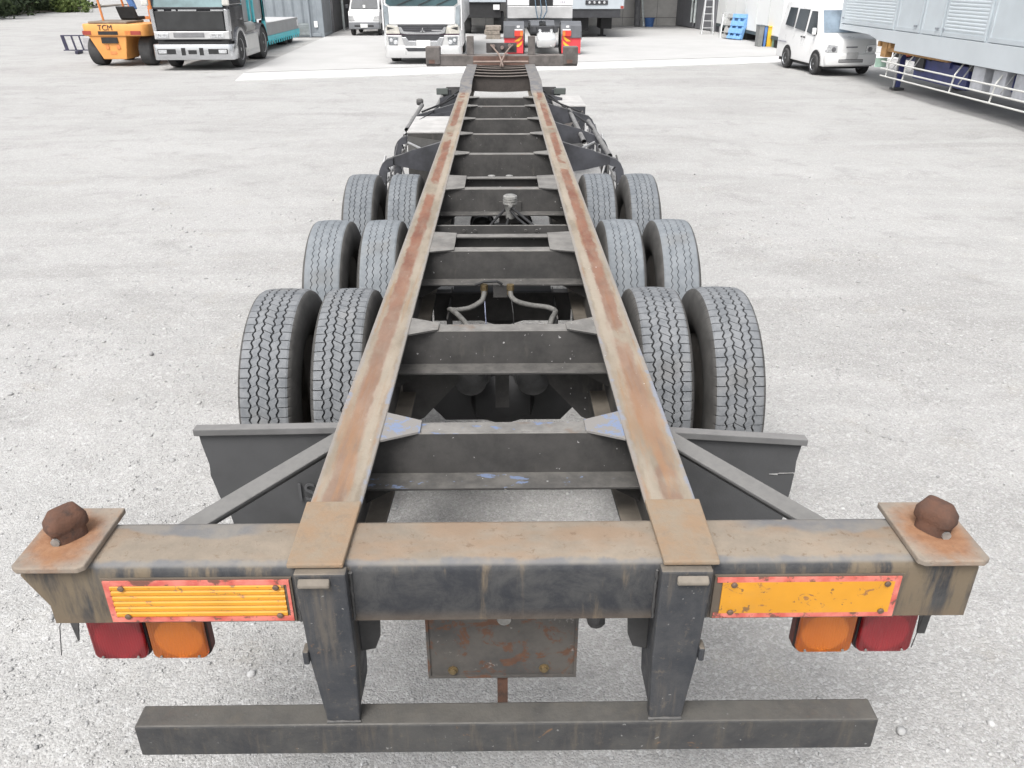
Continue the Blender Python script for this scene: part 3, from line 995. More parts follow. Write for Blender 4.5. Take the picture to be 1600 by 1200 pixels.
def tyre_mesh(name, Ro, hw, depth, gw, lateral, mt, rim_r=.29):
    cols = []           # (x, groove flag, zigzag weight, shear)
    gx = [-.064, -.025, .025, .064]
    k_ = hw / .112

    def addc(x, g, zz, sh):
        cols.append((x * k_, g, zz, sh))
    side = [(-.098, .24), (-.122, .21), (-.139, .165), (-.145, .115), (-.141, .065), (-.128, .026), (-.119, .008)]
    addc(-.112, 0, 0, 0)
    addc(-.104, 0, 0, 0)
    addc(-.09, 0, 0, 0)
    for i, g in enumerate(gx):
        sh = {0: 0, 1: -.26, 2: .26, 3: 0}[i]
        for off, fl in ((-gw / 2, 0), (-gw / 2 + .0012, 1), (gw / 2 - .0012, 1), (gw / 2, 0)):
            addc(g + off, fl, 1 if i % 2 == 0 else -1, sh)
        if i == 0:
            addc(-.045, 0, .3, -.13)
        if i == 1:
            for q in (-.012, 0, .012):
                addc(q, 0, 0, q / .025 * .26)
        if i == 2:
            addc(.045, 0, -.3, .13)
    addc(.09, 0, 0, 0)
    addc(.104, 0, 0, 0)
    addc(.112, 0, 0, 0)
    Np = 72
    us = [0, .02, .075, .095, .34, .52, .70, .86]
    deep = [0, 1, 1, 0, 0, 0, 0, 0]
    prof = []
    nc = len(cols)
    rows = Np * len(us)
    V = []
    for p in range(Np):
        for j, u in enumerate(us):
            ring = []
            for (sx_, dr) in side:
                a = 2 * math.pi * (p + u) / Np
                rr = Ro - .006 - dr
                ring.append((sx_ * k_, a, rr))
            for (x, g, zz, sh) in cols:
                a = 2 * math.pi * (p + u + sh) / Np
                xx = x + zz * .0056 * math.sin(2 * math.pi * u) * k_
                ax_ = abs(x) / hw
                r0 = Ro - .0065 * ax_ ** 2 - (.004 if ax_ > .97 else 0)
                dd = depth if g else 0
                if lateral and deep[j] and not g:
                    if ax_ > .62:
                        dd = max(dd, depth * .85 * lateral)
                    elif ax_ < .26:
                        dd = max(dd, depth * .7 * lateral)
                    else:
                        dd = max(dd, .0022 * lateral)
                ring.append((xx, a, r0 - dd))
            for (sx_, dr) in reversed(side):
                a = 2 * math.pi * (p + u) / Np
                ring.append((-sx_ * k_, a, Ro - .006 - dr))
            V.append(ring)
    A = np.array(V)     # rows, cols, 3
    nr, ncol, _ = A.shape
    P = np.stack([A[..., 0], A[..., 2] * np.cos(A[..., 1]), A[..., 2] * np.sin(A[..., 1])], -1).reshape(-1, 3)
    ns = len(side)
    F, MI = [], []
    for r_ in range(nr):
        r2 = (r_ + 1) % nr
        j, j2 = r_ % len(us), (r_ + 1) % len(us)
        for c in range(ncol - 1):
            F.append((r_ * ncol + c, r_ * ncol + c + 1, r2 * ncol + c + 1, r2 * ncol + c))
            if c < ns or c >= ncol - ns - 1:
                MI.append(2)
            else:
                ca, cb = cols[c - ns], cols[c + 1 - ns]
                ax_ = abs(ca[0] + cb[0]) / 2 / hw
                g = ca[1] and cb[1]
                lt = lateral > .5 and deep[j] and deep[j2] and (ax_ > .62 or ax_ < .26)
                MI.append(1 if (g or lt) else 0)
    me = bpy.data.meshes.new(name)
    me.from_pydata(P.tolist(), [], F)
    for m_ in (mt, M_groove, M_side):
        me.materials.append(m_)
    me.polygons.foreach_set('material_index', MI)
    bm = bmesh.new()
    bm.from_mesh(me)
    bmesh.ops.recalc_face_normals(bm, faces=bm.faces)
    bm.to_mesh(me)
    bm.free()
    me.polygons.foreach_set('use_smooth', [m_ == 2 for m_ in MI])
    return me


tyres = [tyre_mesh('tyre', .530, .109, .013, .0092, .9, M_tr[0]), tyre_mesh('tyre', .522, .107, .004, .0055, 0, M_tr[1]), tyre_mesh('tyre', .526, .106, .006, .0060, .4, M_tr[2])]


def rim_mesh(r=.292, w=.10):
    m = MB()
    n = 40
    # barrel
    m.lathe([(r, -w), (r - .012, -w + .012), (r - .03, -w + .05), (r - .03, w - .05), (r - .012, w - .012), (r, w), (r + .006, w), (r + .004, w - .02), (r - .015, w - .05), (r - .015, -w + .05), (r + .004, -w + .02), (r + .006, -w)], ax='x', n=n)
    # disc with hand holes (annular sectors)
    r0, r1, r2, r3 = .10, .165, .225, r - .028
    for k in range(n):
        a0, a1 = 2 * math.pi * k / n, 2 * math.pi * (k + 1) / n
        hole = (k % 5) in (1, 2)
        for (ra, xa, rb_, xb) in ((0.0, .02, r0, .02), (r0, .02, r1, .015), (r1, .015, r2, -.01), (r2, -.01, r3, -.02)):
            if hole and ra == r1:
                continue
            q = [(xa, ra * math.cos(a0), ra * math.sin(a0)), (xb, rb_ * math.cos(a0), rb_ * math.sin(a0)), (xb, rb_ * math.cos(a1), rb_ * math.sin(a1)), (xa, ra * math.cos(a1), ra * math.sin(a1))]
            m.add(q, [(0, 1, 2, 3)] if ra > 0 else [(1, 2, 3)])
    return m.mesh('wheel', pm('rim_paint', (.13, .12, .11), .6, 0, .3, 8, .3), smooth=40)


rimM = rim_mesh()
AX = [2.13, 3.47, 4.84]
WX = [1.100, .764]
for i, ay in enumerate(AX):
    axl = MB()
    axl.tube([(-.95, ay, .515), (.95, ay, .515)], .068, 14)
    axl.lathe([(.0, -.2), (.13, -.14), (.17, 0), (.13, .14), (.0, .2)], (0, ay, .5), 'x', 16)
    axo = axl.build('axle', M_black, T, smooth=40)
    for sx in (-1, 1):
        MB().lathe([(.19, -.06), (.20, -.05), (.20, .05), (.19, .06)], (sx * .60, ay, .515), 'x', 24).build('brake_drum', M_dark, axo, smooth=35)
        for wx in WX:
            w = inst('wheel', rimM, T, (sx * wx, ay, .520), 0 if (wx > .9) == (sx > 0) else math.pi)
            t = inst('tyre', tyres[i], w, (0, 0, 0))
            w.rotation_euler[0] = random.uniform(0, 6)
        # leaf spring, shackles and hanger under the rail
        sp = MB()
        for q in range(6):
            L = .56 - q * .07
            pts = [(k / 6 * L, .012 * q) for k in range(-6, 7)]
            for k in range(12):
                ya, yb = ay + pts[k][0], ay + pts[k + 1][0]
                za, zb2 = .66 - .10 * (1 - (pts[k][0] / .56) ** 2) + .05 - pts[k][1], .66 - .10 * (1 - (pts[k + 1][0] / .56) ** 2) + .05 - pts[k + 1][1]
                sp.hexa([(sx * .482 - .04, ya, za - .011), (sx * .482 + .04, ya, za - .011), (sx * .482 + .04, yb, zb2 - .011), (sx * .482 - .04, yb, zb2 - .011), (sx * .482 - .04, ya, za), (sx * .482 + .04, ya, za), (sx * .482 + .04, yb, zb2), (sx * .482 - .04, yb, zb2)])
        sp.build('leaf_spring', M_dark, T)
    # brake chambers behind the axle
    for bx_ in (-.155, .145):
        ch = MB().lathe([(.0, -.12), (.05, -.118), (.078, -.10), (.085, -.02), (.097, -.015), (.097, .01), (.085, .015), (.08, .09), (.05, .11)], (bx_, ay - .20, .715), 'y', 18).build('brake_chamber', pm('chamber_black', (.030, .031, .033), .45, 0, .4, 20, .2), T, smooth=35)
        MB().tube([(bx_ + .03, ay - .3, .75), (bx_ + .05, ay - .33, .78), (bx_ * .4, ay - .1, .86)], .008, 6).build('brake_line', M_black, ch)
# spring hangers and their cross plates
for hy in (1.50, 2.80, 4.155, 5.42):
    for sx in (-1, 1):
        MB().prism([(hy - .12, .718), (hy + .12, .718), (hy + .06, .50), (hy - .06, .50)], sx * .482 - .06, sx * .482 + .06, 'x').build('spring_hanger', M_dark, T, bev=.004, seg=1)
    zt_ = .918 if hy < 2 else .74
    if hy < 2:
        for sx in (-1, 1):
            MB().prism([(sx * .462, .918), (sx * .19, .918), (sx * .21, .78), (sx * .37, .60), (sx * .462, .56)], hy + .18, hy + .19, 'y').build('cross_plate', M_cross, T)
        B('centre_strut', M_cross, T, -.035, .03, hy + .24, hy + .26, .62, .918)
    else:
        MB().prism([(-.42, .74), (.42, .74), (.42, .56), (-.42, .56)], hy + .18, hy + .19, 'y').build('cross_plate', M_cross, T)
MB().prism([(-.37, .80), (.37, .80), (.37, .46), (.30, .38), (-.30, .38), (-.37, .46)], 2.052, 2.06, 'y').build('axle_shield', M_black, T)
# dark shields seen inside, between rails at the middle axle
for sx in (-1, 1):
    MB().prism([(2.62, .716), (3.15, .716), (3.0, .50), (2.7, .50)], sx * .31, sx * .318, 'x').build('hanger_web', M_dark, T)
MB().box(-.30, .30, 3.0, 3.2, .60, .74).build('equaliser_beam', M_black, T)

# air hoses hanging below the third crossmember
for pts in ([(-.10, 2.585, .905), (-.103, 2.56, .875), (-.12, 2.53, .855), (-.18, 2.49, .835), (-.255, 2.46, .835), (-.285, 2.43, .85), (-.262, 2.38, .862), (-.21, 2.31, .84), (-.155, 2.22, .80), (-.10, 2.12, .74)],
            [(.045, 2.585, .905), (.05, 2.56, .875), (.085, 2.53, .855), (.16, 2.50, .845), (.245, 2.47, .845), (.285, 2.43, .84), (.28, 2.38, .842), (.26, 2.31, .84), (.235, 2.22, .80), (.2, 2.12, .74)]):
    # smooth the path
    P_ = [Vector(p) for p in pts]
    sm = []
    for i in range(len(P_) - 1):
        a, b, c, d = P_[max(i - 1, 0)], P_[i], P_[i + 1], P_[min(i + 2, len(P_) - 1)]
        for k in range(4):
            t = k / 4
            sm.append(.5 * ((2 * b) + (c - a) * t + (2 * a - 5 * b + 4 * c - d) * t * t + (3 * b - a - 3 * c + d) * t ** 3))
    h = MB().tube(sm, .0145, 10).build('air_hose', M_hose, T, smooth=60)
    x, y, z = pts[0]
    MB().lathe([(.021, .03), (.021, .0), (.017, -.002), (.017, -.03), (.014, -.032)], (x, y, z), 'z', 6).build('hose_fitting', M_brass, h)
MB().tube([(-.10, 2.57, .89), (-.094, 2.5, .80), (-.088, 2.48, .70)], .003, 5).build('drain_cord', pm('cord_blue', (.22, .24, .34), .7), T)
MB().tube([(.045, 2.57, .89), (.06, 2.5, .80), (.065, 2.48, .70)], .003, 5).build('drain_cord', M_black, T)
MB().box(-.05, .03, 2.585, 2.60, .86, .93).build('hose_clamp_plate', M_cross, T)
MB().tube([(-.15, 2.58, .935), (-.1, 2.575, .955), (-.03, 2.575, .958), (.0, 2.58, .94)], .008, 6).build('clamp_strap', M_black, T)

# relay valve with its lines
v = MB().lathe([(.0, .075), (.036, .074), (.048, .066), (.05, .05), (.042, .047), (.05, .044), (.05, .032), (.042, .029), (.05, .026), (.05, .012), (.040, .004), (.032, -.04), (.03, -.09)], (.058, 3.93, 1.035), 'z', 20).build('relay_valve', M_castal, T, smooth=35)
MB().lathe([(.0, -.02), (.014, -.018), (.014, .01)], (.058, 3.878, 1.05), 'y', 10).build('valve_port', M_castal, v)
B('valve_bracket', M_cross, T, -.02, .14, 4.17, 4.183, .84, 1.0)
for pts in ([(.07, 3.88, 1.03), (.13, 3.80, 1.0), (.22, 3.66, .96), (.29, 3.52, .92)], [(.06, 3.89, 1.01), (.11, 3.8, .975), (.2, 3.65, .94), (.26, 3.5, .91)], [(.02, 3.95, 1.0), (-.05, 3.86, .95), (-.12, 3.72, .90), (-.14, 3.6, .85)], [(.05, 3.94, .96), (.03, 3.8, .92), (.06, 3.62, .9)]):
    MB().tube(pts, .009, 8).build('air_line', M_black, T, smooth=60)
# bracket bar with bolts and clutter ahead of it
bb = MB().box(-.465, .465, 3.35, 3.362, .985, 1.055).build('bracket_bar', M_cross, T, bev=.002, seg=1)
for x in (-.24, -.17, .15, .22):
    MB().lathe([(.011, 0), (.011, -.009), (0, -.009)], (x, 3.35, 1.02), 'y', 6).build('bolt', M_cross, bb)
for x in (-.25, -.12, .03, .2, .37):
    MB().box(x - .004, x + .004, 3.30, 3.349, .95, 1.0).build('bracket_tab', pm('tab_rust', (.15, .12, .10), .8), bb)
for k in range(3):
    MB().tube([(-.40, 3.46 + k * .05, .93 + k * .02), (-.1, 3.5 + k * .04, .90), (.15, 3.47 + k * .06, .91), (.42, 3.5 + k * .04, .94)], .009, 7).build('air_line', M_hose, T)
for x in (-.36, .38):
    MB().box(x - .05, x + .05, 3.40, 3.50, .96, 1.02).build('clamp_block', M_dark, bb, bev=.006)
MB().box(-.20, -.10, 3.42, 3.50, .96, 1.015).build('clamp_block', M_castal, bb, bev=.01)
for x in (-.08, .06):
    MB().lathe([(.02, 0), (.02, .05), (.028, .055), (.028, .07), (0, .075)], (x, 4.72, 1.0), 'z', 12).build('drain_cock', M_castal, T)
# flat trays and tanks between the rails further forward
MB().lathe([(.0, -.36), (.10, -.34), (.13, -.30), (.13, .30), (.10, .34), (.0, .36)], (0, 5.95, .78), 'x', 20).build('air_tank', M_cross, T, smooth=40)
MB().lathe([(.0, -.36), (.10, -.34), (.13, -.30), (.13, .30), (.10, .34), (.0, .36)], (0, 6.95, .80), 'x', 20).build('air_tank', M_cross, T, smooth=40)
MB().box(-.46, .46, 5.62, 5.72, .82, .90).build('tank_support', M_cross, T)

# ------------------------------------------------------------------ outriggers, side rails, boxes, landing gear
M_out = pm('outrigger_paint', (.040, .042, .050), .5, 0, .4, 7, .42, (.135, .128, .118), .0008)
oxs = [(6.25, 1.04, .90, .82), (7.42, 1.03, .885, .84), (8.95, 1.03, .90, .83)]
for (oy, zr, zk, zb) in oxs:
    for sx in (-1, 1):
        m = MB()
        boxed = sx < 0 and oy == 7.42     # this arm runs into the tool box: only its stub and hoop show
        if boxed:
            m.prism([(-1.036, zk - .06), (-1.055, zk - .06), (-1.055, zk), (-1.036, zk)], oy + .1, oy + .112, 'y')
            oy += .1
        else:
          m.prism([(sx * .49, zr + .03), (sx * .86, zr - .06), (sx * 1.055, zk), (sx * 1.055, zk - .055), (sx * .80, zb - .03), (sx * .49, zb - .07)], oy, oy + .012, 'y')
        if not boxed:
          m.hexa([(sx * .49, oy - .0005, zr + .031), (sx * 1.055, oy - .0005, zk + .001), (sx * 1.055, oy + .06, zk + .001), (sx * .49, oy + .06, zr + .031), (sx * .49, oy - .0005, zr + .040), (sx * 1.055, oy - .0005, zk + .010), (sx * 1.055, oy + .06, zk + .010), (sx * .49, oy + .06, zr + .040)])
        og = m.build('outrigger', M_out, T, bev=.002, seg=1)
        # curved flat hoop at the outer end
        hp = MB()
        a = [(1.04, zk + .012), (1.10, zk - .005), (1.145, zk - .045), (1.175, zk - .105), (1.19, zk - .19), (1.19, zk - .44)]
        b = [(x - .07 if i > 1 else x, z - (.075 if i < 3 else .02)) for i, (x, z) in enumerate(a)]
        for i in range(len(a) - 1):
            hp.prism([(sx * a[i][0], a[i][1]), (sx * a[i + 1][0], a[i + 1][1]), (sx * b[i + 1][0], b[i + 1][1]), (sx * b[i][0], b[i][1])], oy - .03, oy + .05, 'y')
        hp.build('hoop', M_out, og)
for sx in (-1, 1):
    for z in (.48, .64):
        MB().tube([(sx * 1.16, 5.62, z), (sx * 1.16, 9.45, z)], .021, 8).build('side_guard_pipe', M_galv, T, smooth=60)
    for y in (5.85, 6.6, 8.2):
        MB().tube([(sx * 1.15, y, .42), (sx * 1.13, y + .10, .80)], .010, 6).build('guard_stay', M_galv, T)
    MB().tube([(sx * 1.12, 5.75, .80), (sx * 1.14, 6.2, .66), (sx * 1.15, 6.9, .60)], .016, 7).build('guard_stay', M_galv, T)
# loose handle pipes carried on top of the outriggers
M_pipe = pm('pipe_grey', (.17, .17, .17), .6, .2, .3, 12, .4, (.22, .21, .2))
for (x, ya, yb, za, zb) in ((.872, 7.10, 9.15, .905, .94), (1.055, 6.36, 8.5, .90, .90), (-.862, 9.2, 10.95, .905, .9), (-1.08, 7.9, 9.95, .90, .895)):
    pp = MB()
    pts = [(x, ya, za), (x, yb, zb)]
    pp.tube(pts, .026, 12, caps=False)
    pp.tube(pts, .020, 12, caps=False)
    pp.build('carried_pipe', M_pipe, T, smooth=60)
MB().lathe([(.035, -.02), (.045, 0), (.045, .05), (.03, .07)], (-1.14, 10.0, .93), 'x', 10).build('crank_knob', M_dark, T)
# left tool box, dust on the lid
tb = MB().box(-1.03, -.60, 7.50, 8.60, .46, .925).build('tool_box', M_cross, T, bev=.008)
MB().box(-1.035, -.595, 7.495, 8.605, .927, .945).build('box_lid', M_dust, tb, bev=.004)
MB().box(-.93, -.62, 6.55, 7.25, .50, .80).build('battery_case', M_cross, T, bev=.01)
MB().prism([(-1.03, .50), (-.60, .50), (-.60, .84), (-1.03, .90)], 7.486, 7.494, 'y').build('box_door', pm('box_door_grey', (.085, .083, .080), .7, 0, .2, 6), tb)
def mat_peel():
    n = N('peeling_black_paint')
    c = n.mix(n.step(n.noise(16, 5, .7, n.obj((1, 1, .5))), .52, .56), (.035, .037, .042), (.17, .155, .145))
    return n.out(c, .6)


rbx = MB().box(.70, 1.115, 9.52, 10.52, .50, .925).build('tool_box', mat_peel(), T, bev=.008)
MB().box(.695, 1.12, 9.515, 10.525, .927, .945).build('box_lid', M_dust, rbx, bev=.004)
B('box_tray', M_dark, T, .62, .98, 8.2, 8.9, .60, .66)
# landing gear
for sx in (-1, 1):
    x0 = sx * .80
    lg = MB()
    lg.box(x0 - .065, x0 + .065, 10.78, 10.91, .42, 1.0)
    lg.box(x0 - .052, x0 + .052, 10.793, 10.897, .06, .419)
    l = lg.build('landing_leg', M_out, T, bev=.006)
    MB().box(x0 - .13, x0 + .13, 10.72, 10.97, .0, .035).build('foot', M_dark, l, bev=.005)
    MB().box(min(x0, sx * .5), max(x0, sx * .5), 10.80, 10.815, .66, 1.03).build('leg_plate', M_dark, l)
    MB().tube([(x0, 10.8, .55), (sx * .5, 10.0, .95)], .02, 8).build('leg_brace', M_dark, l)
    MB().box(x0 - .03 * sx if sx > 0 else x0 - .14, x0 + .14 if sx > 0 else x0 + .03, 10.74, 10.775, .93, 1.02).build('gear_case', pm('gear_green', (.075, .085, .080), .6), l, bev=.01)
MB().tube([(-.80, 10.85, .55), (.80, 10.85, .55)], .022, 8).build('leg_shaft', M_dark, T)
for sx in (-1, 1):
    MB().tube([(sx * .52, 9.9, 1.06), (sx * .75, 9.3, 1.0), (sx * 1.0, 9.0, .94)], .012, 6).build('cable', M_black, T)
    MB().prism([(sx * .49, 1.06), (sx * .84, .98), (sx * .84, .80), (sx * .49, .72)], 10.0, 10.012, 'y').build('stay_plate', M_out, T)


for sx in (-1, 1):
    for k in range(5):
        y = 6.5 + k * .62
        x = sx * random.uniform(1.08, 1.15)
        MB().tube([(x, y, .88), (x + .03 * sx, y - .15, .74), (x + .02 * sx, y - .28, .60), (x - .03 * sx, y - .36, .46)], random.choice([.009, .013, .017]), 7).build('guard_stay', random.choice([M_galv, M_out, M_dark]), T, smooth=60)
    MB().tube([(sx * .56, 10.6, 1.03), (sx * .70, 9.7, 1.01), (sx * .86, 8.9, .955), (sx * 1.0, 8.2, .93), (sx * 1.06, 7.6, .90)], .011, 7).build('cable', M_black, T, smooth=60)
    MB().tube([(sx * .60, 6.30, .99), (sx * .80, 6.6, .93), (sx * .98, 7.1, .90)], .012, 7).build('cable', M_galv, T, smooth=60)
MB().prism([(-.55, 1.0), (-.98, .93), (-.98, .70), (-.55, .66)], 8.70, 8.712, 'y').build('stay_plate', M_out, T)

# ================================================================== BACKGROUND
def glass(name, col=(.03, .035, .04), rough=.08):
    return pm(name, col, rough, 0, .3, 1.5, spec=.8)


M_glass = glass('dark_glass')
M_teal = glass('teal_reflection_glass', (.10, .17, .18), .12)  # teal base colour stands in for the reflection in the windscreen
M_tyre_bg = pm('road_tyre', (.045, .045, .046), .85, 0, .25, 6, .3, (.14, .135, .13))
M_white = pm('white_paint', (.72, .72, .715), .3, 0, .03, 2)
M_chrome = pm('chrome', (.56, .57, .585), .2, .85, .05, 1.5)
M_silverp = pm('silver_plastic', (.50, .50, .50), .4, .3, .08, 3)
M_dkplast = pm('dark_plastic', (.035, .036, .04), .55, 0, .2, 5)
M_lampclear = pm('clear_lamp', (.55, .56, .57), .12, .35, .25, 22)


def simple_wheel(r, w, parent, loc, side=1, rimmat=None, spokes=True):
    rm = MB().lathe([(0, .0), (.10 * r, .0), (.22 * r, -.06), (.50 * r, -.05), (.58 * r, .0), (.6 * r, .01), (.6 * r, -w)], ax='x', n=20)
    wo = rm.build('wheel', rimmat or M_silverp, parent, smooth=35)
    wo.location = loc
    if side < 0:
        wo.rotation_euler = (0, 0, math.pi)
    MB().lathe([(.58 * r, .0), (.62 * r, .014), (.86 * r, .016), (.96 * r, -.012), (r, -.035), (r, -w + .035), (.96 * r, -w + .012), (.86 * r, -w), (.58 * r, -w)], ax='x', n=28).build('tyre', M_tyre_bg, wo, smooth=35)
    for k in range(6):
        a = k * math.pi / 3
        MB().box(-.02, .006, -.012 * r * 4, .012 * r * 4, .28 * r, .46 * r).build('vent', M_black, wo).rotation_euler = (a, 0, 0)
    return wo


def plan(hw, y0, y1, rc, n=5):
    """plan outline with rounded front corners (front = low y)"""
    p = [(-hw, y1), (-hw, y0 + rc)]
    for k in range(1, n):
        a = math.pi / 2 * k / n
        p.append((-hw + rc - rc * math.cos(a), y0 + rc - rc * math.sin(a)))
    p += [(-hw + rc, y0), (hw - rc, y0)]
    for k in range(1, n):
        a = math.pi / 2 * k / n
        p.append((hw - rc + rc * math.sin(a), y0 + rc - rc * math.cos(a)))
    p += [(hw, y0 + rc), (hw, y1)]
    return p


# ---------------------------------------------------------------- orange forklift
fk = thing('forklift', 'orange forklift seen from behind, standing left of the black truck', 'forklift', (-11.75, 25.2, 0), R(-2))
M_or = pm('forklift_orange', (.70, .315, .085), .45, 0, .08, 2, .15, (.4, .32, .2))
M_or2 = pm('forklift_orange_dull', (.62, .22, .07), .5, 0, .15, 4)
cw = MB()
cw.prism(plan(1.02, 0, 1.25, .26), .86, 1.20, 'z')
cwo = cw.build('counterweight', M_or, fk, bev=.03, smooth=40)
MB().hexa([(-.52, .10, .20), (.20, .10, .20), (.20, 1.0, .20), (-.52, 1.0, .20), (-.82, .04, .858), (.34, .04, .858), (.34, 1.1, .858), (-.82, 1.1, .858)]).build('lower_weight', M_or, cwo, bev=.02)
for nm, x0, x1, z0, z1, mt in (('tow_slot', -.48, .12, .90, 1.0, M_black), ('tail_lamp', -.96, -.70, .90, 1.01, pm('lamp_red_dull', (.30, .05, .035), .4)), ('tail_lamp', .52, .82, .90, 1.01, pm('lamp_red_dull', ())), ('turn_lamp', .34, .515, .90, 1.01, pm('lamp_amber_dull', (.55, .19, .05), .4))):
    B(nm, mt, cwo, x0, x1, -.012, .05, z0, z1)
B('grille_slot', M_black, cwo, -.44, .06, .022, .3, .66, .83)
for x in (-.36, -.02):
    B('vent_slot', M_or2, cwo, x, x + .10, .048, .2, .50, .62)
B('drawbar_slot', M_or2, cwo, -.26, -.06, .078, .25, .34, .43)
inst('lettering', text_mesh('TCM', .22, .008, pm('letter_brown', (.07, .045, .035), .6)), cwo, (-.24, -.006, 1.095)).rotation_euler = (R(90), 0, 0)
B('engine_deck', pm('deck_grey', (.20, .165, .13), .8), fk, -.78, .42, .08, 1.3, 1.202, 1.27, bev=.02)
st = MB().box(-.22, .38, 1.1, 1.55, 1.27, 1.37).build('seat', M_black, fk, bev=.03)
MB().hexa([(-.16, .95, 1.30), (.40, .95, 1.30), (.40, 1.07, 1.30), (-.16, 1.07, 1.30), (-.22, .86, 1.66), (.34, .86, 1.66), (.34, .98, 1.66), (-.22, .98, 1.66)]).build('backrest', M_black, st, bev=.03)
gd = MB()
for x, y in ((-.50, .55), (.98, .75)):
    gd.tube([(x, y, 1.2), (x - .08 if x < 0 else x - .05, y - .05, 2.25)], .035, 8)
for x in (-.55, .86):
    gd.tube([(x + (.02 if x < 0 else .07), 2.3, .9), (x, 2.0, 2.25)], .035, 8)
gd.build('overhead_guard', M_or2, fk)
rf = MB()
rf.box(-.62, .95, .4, .46, 2.25, 2.31).box(-.62, .95, 2.0, 2.06, 2.25, 2.31)
for k in range(7):
    rf.box(-.60 + k * .25, -.57 + k * .25, .461, 1.999, 2.26, 2.30)
rf.build('guard_roof', M_or2, fk)
B('hood', M_or, fk, -.80, .85, 1.26, 2.3, .55, 1.16, bev=.02)
B('side_panel', M_or, fk, .62, .92, 1.3, 2.4, .30, .95, bev=.02)
for x in (-.62, .02, .55, 1.0):
    B('mast_rail', M_or2, fk, x - .05, x + .05, 2.755, 2.9, .10, 2.9)
for z in (.35, 1.22, 2.7):
    B('mast_tie', M_or2, fk, -.67, 1.05, 2.70, 2.752, z, z + .09)
for x in (.14, .34):
    MB().tube([(x, 2.72, .3), (x, 2.72, 2.4)], .04, 8).build('lift_cylinder', M_castal if x > .2 else M_dkplast, fk)
B('dash', M_dkplast, fk, .30, .70, 2.2, 2.5, 1.15, 1.40, bev=.02)
for x in (-.3, .5):
    MB().box(x, x + .13, 2.92, 4.1, .06, .11).build('fork', M_dkplast, fk)
for x, s in ((-1.02, -1), (.93, 1)):
    simple_wheel(.42, .38, fk, (x, .62, .42), s, M_dkplast)
    simple_wheel(.46, .36, fk, (x, 2.45, .46), s, M_dkplast)
bc = MB()
bc.hexa([(.02, 1.5, 1.55), (.22, 1.5, 1.55), (.22, 1.6, 1.55), (.02, 1.6, 1.55), (-.12, 1.4, 2.05), (.12, 1.4, 2.05), (.12, 1.52, 2.05), (-.12, 1.52, 2.05)])
bc_o = bc.build('blue_cloth', pm('blue_cotton', (.12, .24, .52), .9, 0, .25, 12), None, bev=.04, seg=3)
bc_o.location = fk.location
tag(bc_o, 'blue cloth hung inside the orange forklift cab', 'cloth')

# dark steel rack beyond the forklift
rk = thing('steel_rack', 'low dark blue steel rack lying beyond the forklift at the yard edge', 'rack', (-15.2, 30, 0), R(4))
M_rk = pm('rack_blue', (.035, .033, .065), .5, 0, .25, 6)
for z in (.10, .585):
    B('rail', M_rk, rk, -.56, 1.6, 0, .04, z, z + .035)
for x, w in ((-.56, .11), (-.22, .05), (.05, .035), (1.0, .035), (1.56, .04)):
    MB().hexa([(x + .07, -.005, .136), (x + .07 + w, -.005, .136), (x + .07 + w, .045, .136), (x + .07, .045, .136), (x, -.005, .584), (x + w, -.005, .584), (x + w, .045, .584), (x, .045, .584)]).build('upright', M_rk, rk)
for x in (-.1, 1.1):
    B('foot', M_rk, rk, x, x + .09, -.2, .3, 0.0, .099)
B('panel', pm('rack_panel', (.42, .41, .42), .7), rk, .16, .98, .05, .07, .14, .50)

# ---------------------------------------------------------------- black tractor truck
bt = thing('black_truck', 'black cab tractor truck with chrome bumper, beside the orange forklift', 'truck', (-9.0, 24.0, 0), R(1.5))
M_nav = pm('black_paint', (.022, .023, .028), .18, 0, .2, 2)
body = MB()
body.prism(plan(1.06, .10, 1.95, .22), .78, 1.72, 'z')
cb = body.build('cab_body', M_nav, bt, smooth=40)
MB().hexa([(-1.06, .10, 1.722), (1.06, .10, 1.722), (1.06, 1.95, 1.722), (-1.06, 1.95, 1.722), (-.98, .42, 2.75), (.98, .42, 2.75), (.98, 1.95, 2.75), (-.98, 1.95, 2.75)]).build('cab_upper', M_nav, cb, bev=.04)
MB().hexa([(-.99, .082, 1.70), (.99, .082, 1.70), (.99, .13, 1.70), (-.99, .13, 1.70), (-.90, .375, 2.6), (.90, .375, 2.6), (.90, .42, 2.6), (-.90, .42, 2.6)]).build('windscreen', M_teal, cb)
for s in (-1, 1):
    MB().prism([(.45, 1.70), (1.5, 1.70), (1.5, 2.4), (.62, 2.4)], s * 1.06 - .035, s * 1.06 - .01, 'x').build('side_window', M_glass, cb)
    dr = MB().box(s * 1.062 - .004, s * 1.062 + .004, .42, 1.75, .84, 1.69).build('door', M_nav, cb, bev=.003)
    MB().box(s * 1.068 - .012, s * 1.068 + .012, 1.52, 1.72, 1.3, 1.36).build('handle', M_chrome, dr)
B('front_panel', pm('grille_black', (.030, .031, .032), .35, 0, .15, 3), cb, -.97, .97, .066, .105, 1.09, 1.585, bev=.01)
B('wiper_strip', M_nav, cb, -1.0, 1.0, .05, .10, 1.645, 1.70, bev=.01)
for x0, x1 in ((-.85, -.68), (-.46, -.34), (-.28, .24), (.64, 1.0)):
    B('chrome_vent', M_chrome, cb, x0, x1, .052, .105, 1.59, 1.635)
for s in (-1, 1):
    MB().prism([(s * .985, 1.08), (s * 1.10, 1.04), (s * 1.12, 1.62), (s * 1.0, 1.66)], .08, .34, 'y').build('corner_deflector', M_chrome, cb, bev=.02)
B('headlamp_band', M_silverp, cb, -1.08, 1.08, .05, .30, .845, 1.06, bev=.02)
B('lamp_grille', pm('slat_grey', (.22, .22, .23), .4, .5), cb, -.52, .36, .038, .0495, .90, 1.02)
